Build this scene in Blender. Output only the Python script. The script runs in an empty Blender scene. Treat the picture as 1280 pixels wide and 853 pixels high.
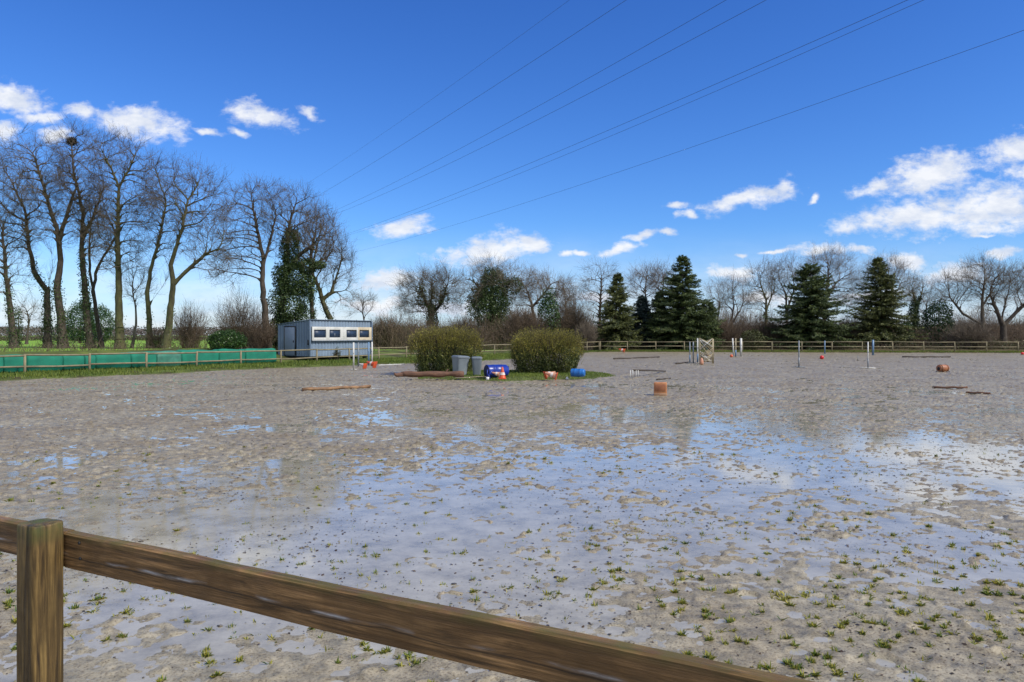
import bpy, math, random
import numpy as np
from mathutils import Vector, Matrix
random.seed(7)
RNG = np.random.default_rng(11)
sc = bpy.context.scene
COL = sc.collection
F, HY, HC = 950.0, 419.0, 1.83          # focal length in photo pixels, horizon row, eye height

def at(x, y, Y):                         # a direction seen in the photo, placed Y metres out
    return np.array([(x-640)/F*Y, Y, HC-(y-HY)/F*Y])
def gp(x, y):                            # the flat-ground point
    Y = HC*F/(y-HY)
    return np.array([(x-640)/F*Y, Y, 0.0])

# ------------------------------------------------------------------ noise
def _hash(ix, iy, s):
    n = (ix.astype(np.int64)*374761393 + iy.astype(np.int64)*668265263 + s*1442695041) & 0x7fffffff
    n = ((n ^ (n >> 13))*1274126177) & 0x7fffffff
    return ((n ^ (n >> 16)) & 0xffff)/65535.0
def vnoise(x, y, s=0):
    ix, iy = np.floor(x), np.floor(y)
    fx, fy = x-ix, y-iy
    fx = fx*fx*fx*(fx*(fx*6-15)+10); fy = fy*fy*fy*(fy*(fy*6-15)+10)
    a, b = _hash(ix, iy, s), _hash(ix+1, iy, s)
    c, d = _hash(ix, iy+1, s), _hash(ix+1, iy+1, s)
    return (a*(1-fx)+b*fx)*(1-fy)+(c*(1-fx)+d*fx)*fy
def fbm(x, y, oct=4, s=0, gain=.5):
    v = np.zeros_like(x, dtype=float); a = 1; t = 0
    for i in range(oct):
        c, sn = math.cos(i*1.1+.3), math.sin(i*1.1+.3)
        v += a*vnoise((x*c-y*sn)*2**i, (x*sn+y*c)*2**i, s+i*17); t += a; a *= gain
    return v/t
def sstep(a, b, x):
    t = np.clip((x-a)/(b-a), 0, 1); return t*t*(3-2*t)

# ------------------------------------------------------------------ object helpers
def mesh_obj(name, V, Fs, mat, parent=None, smooth=False):
    """V (n,3); Fs list of (m,k) index arrays"""
    me = bpy.data.meshes.new(name)
    V = np.asarray(V, dtype=np.float32)
    Fs = [np.asarray(f, dtype=np.int32) for f in Fs if len(f)]
    me.vertices.add(len(V)); me.vertices.foreach_set('co', V.ravel())
    tot = np.concatenate([np.full(len(f), f.shape[1], np.int32) for f in Fs])
    idx = np.concatenate([f.ravel() for f in Fs])
    st = np.concatenate([[0], np.cumsum(tot)[:-1]]).astype(np.int32)
    me.loops.add(len(idx)); me.loops.foreach_set('vertex_index', idx)
    me.polygons.add(len(tot)); me.polygons.foreach_set('loop_start', st); me.polygons.foreach_set('loop_total', tot)
    if smooth: me.polygons.foreach_set('use_smooth', np.ones(len(tot), bool))
    me.update(calc_edges=True); me.validate()
    if mat: me.materials.append(mat)
    o = bpy.data.objects.new(name, me); COL.objects.link(o)
    if parent: o.parent = parent
    return o
def tag(o, label=None, cat=None, group=None, kind=None):
    if label: o['label'] = label
    if cat: o['category'] = cat
    if group: o['group'] = group
    if kind: o['kind'] = kind
    return o
def empty(name, loc, rz=0):
    o = bpy.data.objects.new(name, None); COL.objects.link(o)
    o.location = loc; o.rotation_euler = (0, 0, rz); o.empty_display_size = .3
    return o

class MB:
    """collects hard-surface shapes into one mesh"""
    def __init__(s): s.v = []; s.f = {}; s.n = 0
    def add(s, V, faces):
        V = np.asarray(V, float); s.v.append(V)
        for f in faces:
            s.f.setdefault(len(f), []).append([i+s.n for i in f])
        s.n += len(V); return s
    def box(s, c, d, M=None):
        c = np.array(c, float); d = np.array(d, float)/2
        P = np.array([[x, y, z] for z in (-1, 1) for y in (-1, 1) for x in (-1, 1)], float)*d
        if M is not None: P = P @ np.array(M).T
        return s.add(P+c, [(0, 2, 3, 1), (4, 5, 7, 6), (0, 1, 5, 4), (2, 6, 7, 3), (0, 4, 6, 2), (1, 3, 7, 5)])
    def tube(s, pts, rad, n=10, cap=True):
        pts = np.asarray(pts, float); rad = np.broadcast_to(np.asarray(rad, float), (len(pts),))
        V = []; u = None
        for i, p in enumerate(pts):
            a = pts[max(i-1, 0)]; b = pts[min(i+1, len(pts)-1)]
            d = (b-a)/(np.linalg.norm(b-a)+1e-9)
            if u is None:
                h = np.array([0, 0, 1.]) if abs(d[2]) < .9 else np.array([1., 0, 0])
                u = np.cross(d, h)
            else: u = u-d*np.dot(u, d)
            u = u/(np.linalg.norm(u)+1e-9); w = np.cross(d, u)
            for k in range(n):
                an = 2*math.pi*k/n
                V.append(p+rad[i]*(math.cos(an)*u+math.sin(an)*w))
        fs = []
        for i in range(len(pts)-1):
            for k in range(n):
                k2 = (k+1) % n
                fs.append((i*n+k, i*n+k2, (i+1)*n+k2, (i+1)*n+k))
        if cap:
            fs.append(tuple(range(n))[::-1]); fs.append(tuple((len(pts)-1)*n+k for k in range(n)))
        return s.add(V, fs)
    def bar(s, a, b, r, n=8): return s.tube([a, b], [r, r], n)
    def lathe(s, prof, n=24, M=None, t=(0, 0, 0), sq=0):
        """profile (r,z); sq>0 squares the section"""
        V = []
        for r, z in prof:
            for k in range(n):
                an = 2*math.pi*(k+.5)/n; c, q = math.cos(an), math.sin(an)
                if sq:
                    m = (abs(c)**(2+sq)+abs(q)**(2+sq))**(-1/(2+sq)); c *= m; q *= m
                V.append((r*c, r*q, z))
        V = np.array(V)
        if M is not None: V = V @ np.array(M).T
        V = V+np.array(t)
        fs = []
        for i in range(len(prof)-1):
            for k in range(n):
                k2 = (k+1) % n
                fs.append((i*n+k, i*n+k2, (i+1)*n+k2, (i+1)*n+k))
        if prof[0][0] > 0: fs.append(tuple(range(n))[::-1])
        if prof[-1][0] > 0: fs.append(tuple((len(prof)-1)*n+k for k in range(n)))
        return s.add(V, fs)
    def build(s, name, mat, parent=None, smooth=False, bevel=0):
        o = mesh_obj(name, np.concatenate(s.v), list(map(np.array, s.f.values())), mat, parent, smooth)
        if bevel:
            m = o.modifiers.new('bevel', 'BEVEL'); m.width = bevel; m.segments = 2; m.limit_method = 'ANGLE'
        return o

def prisms(P0, P1, R0, R1, n=3):
    """many tapered prisms at once"""
    P0, P1 = np.asarray(P0, float), np.asarray(P1, float)
    D = P1-P0; L = np.linalg.norm(D, axis=1, keepdims=True)+1e-9; D = D/L
    h = np.where(np.abs(D[:, 2:3]) < .9, np.array([[0, 0, 1.]]), np.array([[1., 0, 0]]))
    U = np.cross(D, h); U /= np.linalg.norm(U, axis=1, keepdims=True)+1e-9
    W = np.cross(D, U)
    an = 2*np.pi*np.arange(n)/n
    ring = np.cos(an)[None, :, None]*U[:, None, :]+np.sin(an)[None, :, None]*W[:, None, :]
    A = P0[:, None]+ring*np.asarray(R0)[:, None, None]
    B = P1[:, None]+ring*np.asarray(R1)[:, None, None]
    V = np.concatenate([A, B], axis=1).reshape(-1, 3)
    base = np.arange(len(P0))[:, None]*2*n
    k = np.arange(n); k2 = (k+1) % n
    q = np.stack([k, k2, k2+n, k+n], 1)
    Q = (base[:, :, None]+q[None]).reshape(-1, 4)
    return V, Q
def leaf_quads(C, size, asp=.6, out=None, bias=.0, rng=RNG, up=0., shape=4):
    """many leaf faces; out = outward normals, bias how strongly they face that way"""
    n = len(C)
    N = rng.normal(size=(n, 3))
    N /= np.linalg.norm(N, axis=1, keepdims=True)
    if out is not None: N = N+out*bias
    N[:, 2] += up
    N /= np.linalg.norm(N, axis=1, keepdims=True)+1e-9
    T = rng.normal(size=(n, 3)); T -= N*np.sum(T*N, 1, keepdims=True); T /= np.linalg.norm(T, axis=1, keepdims=True)+1e-9
    B = np.cross(N, T)
    s = np.asarray(size)*rng.uniform(.6, 1.3, n); s = s[:, None]
    # a folded leaf: base, two sides raised, tip
    P = np.stack([C-T*s*.5, C+B*s*asp*.5+N*s*.08, C+T*s*.5, C-B*s*asp*.5+N*s*.08], 1)
    return P.reshape(-1, 3), np.arange(n*4).reshape(-1, 4)
def long_leaves(C, T, length, width, rng=RNG):
    n = len(C)
    T = T/(np.linalg.norm(T, axis=1, keepdims=True)+1e-9)
    R = rng.normal(size=(n, 3)); B = np.cross(T, R); B /= np.linalg.norm(B, axis=1, keepdims=True)+1e-9
    L = np.asarray(length)*np.ones(n); W = np.asarray(width)*np.ones(n)
    P = np.stack([C, C+T*L[:, None]*.45+B*W[:, None]*.5, C+T*L[:, None], C+T*L[:, None]*.45-B*W[:, None]*.5], 1)
    return P.reshape(-1, 3), np.arange(n*4).reshape(-1, 4)

# ------------------------------------------------------------------ materials
def mat_new(name):
    m = bpy.data.materials.new(name); m.use_nodes = True
    nt = m.node_tree; b = nt.nodes['Principled BSDF']
    return m, nt, b
def N(nt, typ, **kw):
    n = nt.nodes.new(typ)
    for k, v in kw.items():
        if k.startswith('i_'): n.inputs[k[2:].replace('_', ' ')].default_value = v
        else: setattr(n, k, v)
    return n
def ramp(nt, stops, fac=None):
    r = nt.nodes.new('ShaderNodeValToRGB'); e = r.color_ramp.elements
    while len(e) < len(stops): e.new(.5)
    for i, (p, c) in enumerate(stops):
        e[i].position = p; e[i].color = (*c, 1) if len(c) == 3 else c
    if fac is not None: nt.links.new(fac, r.inputs[0])
    return r
def simple(name, a, b=None, rough=.6, scale=8, metal=0, bump=0, coord='Object', island=False, spec=.5, sss=0, stretch=(1, 1, 1), detail=5):
    """two-tone noise material; island=True varies per loose piece as well"""
    m, nt, p = mat_new(name); b = b or tuple(x*.6 for x in a)
    tc = N(nt, 'ShaderNodeTexCoord'); mp = N(nt, 'ShaderNodeMapping'); mp.inputs['Scale'].default_value = stretch
    nt.links.new(tc.outputs[coord], mp.inputs[0])
    no = N(nt, 'ShaderNodeTexNoise'); no.inputs['Scale'].default_value = scale; no.inputs['Detail'].default_value = detail
    nt.links.new(mp.outputs[0], no.inputs['Vector'])
    fac = no.outputs['Fac']
    if island:
        g = N(nt, 'ShaderNodeNewGeometry'); mx = N(nt, 'ShaderNodeMath', operation='MULTIPLY_ADD')
        nt.links.new(g.outputs['Random Per Island'], mx.inputs[0]); mx.inputs[1].default_value = .5
        sub = N(nt, 'ShaderNodeMath', operation='MULTIPLY_ADD'); nt.links.new(fac, sub.inputs[0]); sub.inputs[1].default_value = .8; sub.inputs[2].default_value = -.15
        nt.links.new(sub.outputs[0], mx.inputs[2]); fac = mx.outputs[0]
    r = ramp(nt, [(.3, b), (.7, a)], fac)
    nt.links.new(r.outputs[0], p.inputs['Base Color'])
    p.inputs['Roughness'].default_value = rough; p.inputs['Metallic'].default_value = metal
    p.inputs['Specular IOR Level'].default_value = spec
    if bump:
        bp = N(nt, 'ShaderNodeBump'); bp.inputs['Strength'].default_value = bump; bp.inputs['Distance'].default_value = .02
        nt.links.new(no.outputs['Fac'], bp.inputs['Height']); nt.links.new(bp.outputs[0], p.inputs['Normal'])
    return m
def leafmat(name, a, b, rough=.55, scale=1.2, trans=.25):
    m = simple(name, a, b, rough, scale, island=True, spec=.35)
    nt = m.node_tree; p = nt.nodes['Principled BSDF']; out = nt.nodes['Material Output']
    tr = N(nt, 'ShaderNodeBsdfTranslucent'); mx = N(nt, 'ShaderNodeMixShader'); mx.inputs[0].default_value = trans
    src = p.inputs['Base Color'].links[0].from_socket
    nt.links.new(src, tr.inputs['Color']); nt.links.new(p.outputs[0], mx.inputs[1]); nt.links.new(tr.outputs[0], mx.inputs[2])
    nt.links.new(mx.outputs[0], out.inputs['Surface'])
    return m
M = {}
M['bark'] = simple('bark', (.085, .066, .048), (.03, .024, .018), .9, 3, bump=.5, stretch=(4, 4, 1))
M['bark_moss'] = simple('bark_moss', (.10, .10, .035), (.04, .034, .022), .9, 1.6, bump=.5, stretch=(3, 3, 1))
M['bark_pale'] = simple('bark_pale', (.17, .145, .11), (.07, .06, .045), .9, 2.5, bump=.4)
M['twig'] = simple('twig', (.135, .10, .062), (.06, .045, .03), .85, .6, island=True)
M['twig_pale'] = simple('twig_pale', (.20, .16, .12), (.10, .08, .06), .85, .6, island=True)
M['twig_red'] = simple('twig_red', (.165, .115, .075), (.07, .052, .038), .85, .7, island=True)
M['ivy'] = leafmat('ivy', (.085, .125, .035), (.022, .046, .016), .4, 1.0, .15)
M['spruce'] = leafmat('spruce', (.095, .125, .03), (.026, .05, .02), .6, .9, .12)
M['spruce_warm'] = leafmat('spruce_warm', (.13, .145, .035), (.035, .05, .02), .6, .8, .12)
M['spruce_blue'] = leafmat('spruce_blue', (.045, .07, .055), (.016, .032, .03), .6, .9, .12)
M['laurel'] = leafmat('laurel', (.06, .12, .025), (.02, .05, .016), .35, 1.4, .2)
M['hedge'] = leafmat('hedge', (.14, .155, .035), (.022, .042, .012), .5, 1.6, .2)
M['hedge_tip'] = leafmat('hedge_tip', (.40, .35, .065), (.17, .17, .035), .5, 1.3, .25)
M['brush'] = leafmat('brush', (.14, .10, .055), (.055, .045, .028), .8, .5, .15)
M['bramble'] = leafmat('bramble', (.09, .10, .03), (.035, .042, .015), .6, .4, .2)
M['grass'] = leafmat('grass', (.20, .24, .04), (.08, .14, .022), .6, .5, .3)
M['tuft'] = leafmat('tuft', (.38, .34, .055), (.08, .15, .03), .5, 2.0, .3)
M['leaf_litter'] = leafmat('leaf_litter', (.085, .055, .032), (.03, .022, .016), .5, 3, .05)
M['clod'] = simple('clod', (.13, .11, .085), (.05, .042, .033), .45, 6, island=True)
M['old_rail'] = simple('old_rail', (.25, .215, .13), (.12, .10, .06), .85, 3, bump=.2, island=True)
M['green_sheet'] = simple('green_sheet', (.006, .20, .125), (.004, .11, .075), .85, 1.6, island=True, bump=.25)
M['green_worn'] = simple('green_worn', (.05, .24, .17), (.03, .12, .09), .6, 2.2, bump=.25)
M['shed_blue'] = simple('shed_blue', (.21, .28, .37), (.16, .215, .29), .45, 1.2)
M['shed_door'] = simple('shed_door', (.21, .27, .37), (.17, .22, .30), .45, 1.2)
M['shed_trim'] = simple('shed_trim', (.13, .18, .25), (.10, .14, .2), .45, 2)
M['dark'] = simple('dark_gap', (.015, .015, .018), (.01, .01, .012), .7, 4)
M['frame_white'] = simple('frame_white', (.60, .60, .57), (.46, .46, .43), .5, 3)
M['frame_cream'] = simple('frame_cream', (.58, .50, .36), (.42, .35, .25), .6, 3)
M['glass'] = simple('window_glass', (.035, .06, .11), (.02, .035, .07), .4, 2, spec=.25)
M['white_pole'] = simple('white_pole', (.62, .62, .60), (.42, .42, .40), .5, 4)
M['grey_pole'] = simple('grey_pole', (.22, .25, .28), (.14, .16, .18), .45, 4)
M['blue_pole'] = simple('blue_pole', (.14, .25, .40), (.09, .17, .28), .45, 4)
M['cream_stick'] = simple('cream_stick', (.42, .36, .24), (.22, .18, .11), .7, 5, island=True)
M['pole_wood'] = simple('pole_wood', (.34, .19, .09), (.10, .055, .03), .7, 4, bump=.2)
M['dark_wood'] = simple('dark_wood', (.075, .058, .045), (.035, .028, .022), .8, 4, bump=.2)
M['rust_wood'] = simple('rust_wood', (.12, .05, .026), (.05, .026, .018), .8, 3, bump=.2)
M['log'] = simple('log_bark', (.17, .085, .05), (.07, .036, .025), .85, 3, bump=.6, stretch=(1, 4, 4))
M['bin'] = simple('bin_grey', (.25, .285, .32), (.18, .21, .24), .45, 2)
M['bin_lid'] = simple('bin_lid', (.17, .20, .23), (.12, .145, .17), .4, 2)
M['barrel'] = simple('barrel_blue', (.008, .032, .30), (.006, .022, .2), .33, 2)
M['barrel_in'] = simple('barrel_inside', (.006, .012, .09), (.004, .008, .05), .7, 2)
M['keg_blue'] = simple('keg_blue', (.012, .15, .48), (.01, .10, .34), .35, 3)
M['cone'] = simple('cone_orange', (.62, .085, .022), (.45, .06, .02), .45, 3)
M['cone_pale'] = simple('cone_faded', (.60, .32, .20), (.45, .2, .13), .5, 4)
M['band'] = simple('cone_band', (.7, .66, .62), (.55, .45, .42), .4, 6)
M['ball_red'] = simple('ball_red', (.62, .018, .02), (.5, .012, .015), .35, 2)
M['ball_orange'] = simple('ball_orange', (.62, .12, .035), (.5, .09, .03), .4, 2)
M['crate'] = simple('crate_orange', (.50, .22, .09), (.30, .12, .05), .7, 6)
M['crate_end'] = simple('crate_end', (.40, .24, .14), (.3, .17, .1), .7, 6)
M['keg'] = simple('keg_orange', (.40, .15, .06), (.24, .09, .045), .55, 5)
M['white_item'] = simple('white_plastic', (.75, .75, .75), (.6, .6, .6), .4, 5)
M['nest'] = simple('nest_sticks', (.05, .035, .025), (.02, .016, .012), .9, 6)
M['cable'] = simple('cable', (.03, .03, .035), (.02, .02, .022), .5, 2)

def wood_mat(name, axis, light, mid, dark, moss=True, crack_glint=False, top=1.0):
    m, nt, p = mat_new(name); L = nt.links.new
    tc = N(nt, 'ShaderNodeTexCoord')
    def noise(scale, st, detail=6, dist=0, rough=.6):
        mp = N(nt, 'ShaderNodeMapping'); mp.inputs['Scale'].default_value = st
        L(tc.outputs['Object'], mp.inputs[0])
        n = N(nt, 'ShaderNodeTexNoise'); n.inputs['Scale'].default_value = scale; n.inputs['Detail'].default_value = detail
        n.inputs['Distortion'].default_value = dist; n.inputs['Roughness'].default_value = rough
        L(mp.outputs[0], n.inputs['Vector']); return n.outputs['Fac']
    def mixc(f, a, b, typ='MIX'):
        x = N(nt, 'ShaderNodeMix', data_type='RGBA', blend_type=typ)
        for s_, v in ((0, f), (6, a), (7, b)):
            if isinstance(v, (float, int)): x.inputs[s_].default_value = v
            elif isinstance(v, tuple): x.inputs[s_].default_value = (*v, 1)
            else: L(v, x.inputs[s_])
        return x.outputs[2]
    a = [1, 1, 1]; a[axis] = .035
    fine = noise(190, tuple(a), 7, .3)
    a2 = [1, 1, 1]; a2[axis] = .07
    grain = noise(34, tuple(a2), 5, 1.3)
    blot = noise(3.2, (1, 1, 1), 4)
    blot2 = noise(11, (1, 1, 1), 4)
    c = ramp(nt, [(.34, dark), (.5, mid), (.64, light)], grain).outputs[0]
    c = mixc(.75, c, ramp(nt, [(.36, (.3, .3, .3)), (.58, (1, 1, 1))], fine).outputs[0], 'MULTIPLY')
    c = mixc(ramp(nt, [(.38, (.9, .9, .9)), (.62, (0, 0, 0))], blot).outputs[0], c, tuple(v*.45 for v in mid))
    # knots
    mp = N(nt, 'ShaderNodeMapping'); ks = [5, 5, 5]; ks[axis] = 2.2; mp.inputs['Scale'].default_value = ks
    L(tc.outputs['Object'], mp.inputs[0])
    vo = N(nt, 'ShaderNodeTexVoronoi'); vo.inputs['Scale'].default_value = 1.3; L(mp.outputs[0], vo.inputs['Vector'])
    kn = ramp(nt, [(.07, (1, 1, 1)), (.15, (0, 0, 0))], vo.outputs['Distance']).outputs[0]
    c = mixc(kn, c, tuple(v*.25 for v in dark))
    if moss:
        sx = N(nt, 'ShaderNodeSeparateXYZ'); L(tc.outputs['Object'], sx.inputs[0])
        mr = N(nt, 'ShaderNodeMapRange'); mr.inputs[1].default_value = top-(.07 if not crack_glint else .03); mr.inputs[2].default_value = top+(0 if not crack_glint else .02)
        L(sx.outputs[2], mr.inputs[0])
        mu = N(nt, 'ShaderNodeMath', operation='MULTIPLY'); L(mr.outputs[0], mu.inputs[0])
        L(ramp(nt, [(.35, (0, 0, 0)), (.6, (1, 1, 1))], blot2).outputs[0], mu.inputs[1])
        c = mixc(mu.outputs[0], c, (.07, .085, .022))
    if crack_glint:  # crack line with a broken glint of wet reflection put into the colour
        sx = N(nt, 'ShaderNodeSeparateXYZ'); L(tc.outputs['Object'], sx.inputs[0])
        wob = noise(2.0, (1, .01, .01), 3)
        z = N(nt, 'ShaderNodeMath', operation='MULTIPLY_ADD'); L(wob, z.inputs[0]); z.inputs[1].default_value = .05; z.inputs[2].default_value = -.035
        dd = N(nt, 'ShaderNodeMath', operation='SUBTRACT'); L(sx.outputs[2], dd.inputs[0]); L(z.outputs[0], dd.inputs[1])
        ab = N(nt, 'ShaderNodeMath', operation='ABSOLUTE'); L(dd.outputs[0], ab.inputs[0])
        s1 = ramp(nt, [(.0008, (1, 1, 1)), (.0055, (0, 0, 0))], ab.outputs[0]).outputs[0]
        s2 = ramp(nt, [(.48, (0, 0, 0)), (.56, (1, 1, 1))], noise(2.9, (1, .05, .05), 2)).outputs[0]
        mu = N(nt, 'ShaderNodeMath', operation='MULTIPLY'); L(s1, mu.inputs[0]); L(s2, mu.inputs[1])
        mu2 = N(nt, 'ShaderNodeMath', operation='MULTIPLY'); L(mu.outputs[0], mu2.inputs[0]); L(ramp(nt, [(.3, (.3, .3, .3)), (.6, (1, 1, 1))], fine).outputs[0], mu2.inputs[1])
        mu3 = N(nt, 'ShaderNodeMath', operation='MULTIPLY'); L(mu2.outputs[0], mu3.inputs[0]); L(ramp(nt, [(.38, (.15, .15, .15)), (.6, (1, 1, 1))], noise(30, (.3, 1, 1), 4)).outputs[0], mu3.inputs[1])
        c = mixc(mu3.outputs[0], c, (.42, .43, .45))
        z2 = N(nt, 'ShaderNodeMath', operation='ADD'); L(dd.outputs[0], z2.inputs[0]); z2.inputs[1].default_value = .009
        ab2 = N(nt, 'ShaderNodeMath', operation='ABSOLUTE'); L(z2.outputs[0], ab2.inputs[0])
        s3 = ramp(nt, [(.001, (.8, .8, .8)), (.004, (0, 0, 0))], ab2.outputs[0]).outputs[0]
        c = mixc(s3, c, (.012, .01, .008))
    L(c, p.inputs['Base Color'])
    L(ramp(nt, [(.3, (.45, .45, .45)), (.7, (.8, .8, .8))], blot2).outputs[0], p.inputs['Roughness'])
    p.inputs['Specular IOR Level'].default_value = .3
    bp = N(nt, 'ShaderNodeBump'); bp.inputs['Strength'].default_value = .7; bp.inputs['Distance'].default_value = .004
    ad = N(nt, 'ShaderNodeMath', operation='MULTIPLY_ADD'); L(grain, ad.inputs[0]); ad.inputs[1].default_value = 1.3; L(fine, ad.inputs[2])
    L(ad.outputs[0], bp.inputs['Height']); L(bp.outputs[0], p.inputs['Normal'])
    return m
M['post_wood'] = wood_mat('post_wood', 2, (.26, .17, .06), (.135, .085, .03), (.026, .016, .008), True, False, 1.185)
M['rail_wood'] = wood_mat('rail_wood', 0, (.42, .24, .10), (.24, .132, .052), (.045, .027, .012), True, True, .065)

# ------------------------------------------------------------------ terrain
DL = np.array([.545, .838]); NL = np.array([.838, -.545])       # left fence: direction and inward normal
P0L = np.array([-21.8, 34.0])
CORNER = P0L+DL*14.32*4.0; BACK_END = np.array([51.6, 76.6])
DB = (BACK_END-CORNER)/np.linalg.norm(BACK_END-CORNER); NB = np.array([-DB[1], DB[0]])
def left_coords(X, Y):
    dx, dy = X-P0L[0], Y-P0L[1]
    return -(dx*NL[0]+dy*NL[1]), (dx*DL[0]+dy*DL[1])/14.32       # outside distance, t
def terr(X, Y):
    X = np.asarray(X, float); Y = np.asarray(Y, float)
    dl, t = left_coords(X, Y)
    db = (X-CORNER[0])*NB[0]+(Y-CORNER[1])*NB[1]
    off = 4.0+2.6*sstep(.6, 1.9, t)-5.6*sstep(2.0, 3.3, t)
    off = off+(fbm(X*.5, Y*.5, 3, 5)-.5)*1.6
    e = np.maximum(dl+off, db+1.2+(fbm(X*.4, Y*.4, 3, 9)-.5)*1.2)
    e = np.maximum(e, -Y-6); e = np.maximum(e, X-82)
    z = -.10+.20*sstep(-.4, .9, e)
    bank = .85-.40*sstep(1.0, 1.4, t)-.33*sstep(2.2, 3.2, t)
    z = z+bank*sstep(1.7, 6.0, dl)
    z = z+.25*sstep(1.5, 8, db)*(1-sstep(1.7, 6.0, dl))
    z = z+np.where(e > 0, (fbm(X*.9, Y*.9, 3, 3)-.5)*.12, 0)
    far = np.maximum(np.hypot(X, Y)-300, 0)
    z = z+(fbm(X*.008, Y*.008, 3, 21)-.45)*np.minimum(far*.012, 3.0)
    return z
def terr1(x, y): return float(terr(np.array([x]), np.array([y]))[0])

def axis(lo, hi, step, far, g=1.13):
    a = list(np.arange(lo, hi, step)); s = step
    while a[-1] < far: s *= g; a.append(a[-1]+s)
    s = step; b = [lo]
    while b[-1] > -far: s *= g; b.append(b[-1]-s)
    return np.array(b[:0:-1]+a)
xs = axis(-48, 66, .45, 1600); ys = axis(-12, 100, .45, 1600)
XX, YY = np.meshgrid(xs, ys)
ZZ = terr(XX, YY)
nx, ny = len(xs), len(ys)
def grid_faces(ny, nx):
    i = np.arange(ny-1)[:, None]*nx+np.arange(nx-1)[None]
    return np.stack([i, i+1, i+nx+1, i+nx], -1).reshape(-1, 4)
# ground material: brown-green rough grass near, bright pasture beyond the left trees, mud in the arena floor
m, nt, p = mat_new('ground_grass'); L = nt.links.new
g = N(nt, 'ShaderNodeNewGeometry')
sx = N(nt, 'ShaderNodeSeparateXYZ'); L(g.outputs['Position'], sx.inputs[0])
n1 = N(nt, 'ShaderNodeTexNoise'); n1.inputs['Scale'].default_value = .7; n1.inputs['Detail'].default_value = 7; L(g.outputs['Position'], n1.inputs['Vector'])
n2 = N(nt, 'ShaderNodeTexNoise'); n2.inputs['Scale'].default_value = .05; n2.inputs['Detail'].default_value = 4; L(g.outputs['Position'], n2.inputs['Vector'])
verge = ramp(nt, [(.35, (.055, .045, .025)), (.5, (.075, .10, .025)), (.68, (.12, .15, .035))], n1.outputs['Fac'])
field = ramp(nt, [(.3, (.15, .27, .03)), (.7, (.20, .34, .04))], n2.outputs['Fac'])
brown = ramp(nt, [(.3, (.06, .045, .028)), (.7, (.10, .085, .04))], n1.outputs['Fac'])
# pasture where the outside distance from the left fence is large and x is left
dot = N(nt, 'ShaderNodeVectorMath', operation='DOT_PRODUCT'); L(g.outputs['Position'], dot.inputs[0]); dot.inputs[1].default_value = (-NL[0], -NL[1], 0)
c0 = float(-(P0L @ -NL))
mr = N(nt, 'ShaderNodeMapRange'); mr.inputs[1].default_value = float(P0L @ -NL)+6; mr.inputs[2].default_value = float(P0L @ -NL)+8.5; L(dot.outputs['Value'], mr.inputs[0])
mx = N(nt, 'ShaderNodeMix', data_type='RGBA'); L(mr.outputs[0], mx.inputs[0]); L(verge.outputs[0], mx.inputs[6]); L(field.outputs[0], mx.inputs[7])
mr2 = N(nt, 'ShaderNodeMapRange'); mr2.inputs[1].default_value = 84; mr2.inputs[2].default_value = 90
ad = N(nt, 'ShaderNodeMath', operation='MULTIPLY_ADD'); L(sx.outputs[0], ad.inputs[0]); ad.inputs[1].default_value = .75; L(sx.outputs[1], ad.inputs[2]); L(ad.outputs[0], mr2.inputs[0])
mx2 = N(nt, 'ShaderNodeMix', data_type='RGBA'); a2_ = N(nt, 'ShaderNodeMath', operation='MULTIPLY_ADD'); L(sx.outputs[0], a2_.inputs[0]); a2_.inputs[1].default_value = 2.6; L(sx.outputs[1], a2_.inputs[2])
m2_ = N(nt, 'ShaderNodeMapRange'); m2_.inputs[1].default_value = 0; m2_.inputs[2].default_value = 15; L(a2_.outputs[0], m2_.inputs[0])
p2_ = N(nt, 'ShaderNodeMath', operation='MULTIPLY'); L(m2_.outputs[0], p2_.inputs[0]); L(mr2.outputs[0], p2_.inputs[1]); L(p2_.outputs[0], mx2.inputs[0]); L(mx.outputs[2], mx2.inputs[6]); L(brown.outputs[0], mx2.inputs[7])
mr3 = N(nt, 'ShaderNodeMapRange'); mr3.inputs[1].default_value = -.04; mr3.inputs[2].default_value = .05; L(sx.outputs[2], mr3.inputs[0])
mx3 = N(nt, 'ShaderNodeMix', data_type='RGBA'); L(mr3.outputs[0], mx3.inputs[0]); mx3.inputs[6].default_value = (.20, .17, .14, 1); L(mx2.outputs[2], mx3.inputs[7])
L(mx3.outputs[2], p.inputs['Base Color']); p.inputs['Roughness'].default_value = .9; p.inputs['Specular IOR Level'].default_value = .15
bp = N(nt, 'ShaderNodeBump'); bp.inputs['Distance'].default_value = .08; bp.inputs['Strength'].default_value = .6; L(n1.outputs['Fac'], bp.inputs['Height']); L(bp.outputs[0], p.inputs['Normal'])
M['ground'] = m
tag(mesh_obj('ground', np.stack([XX, YY, ZZ], -1).reshape(-1, 3), [grid_faces(ny, nx)], M['ground'], smooth=True), kind='structure')

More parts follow.
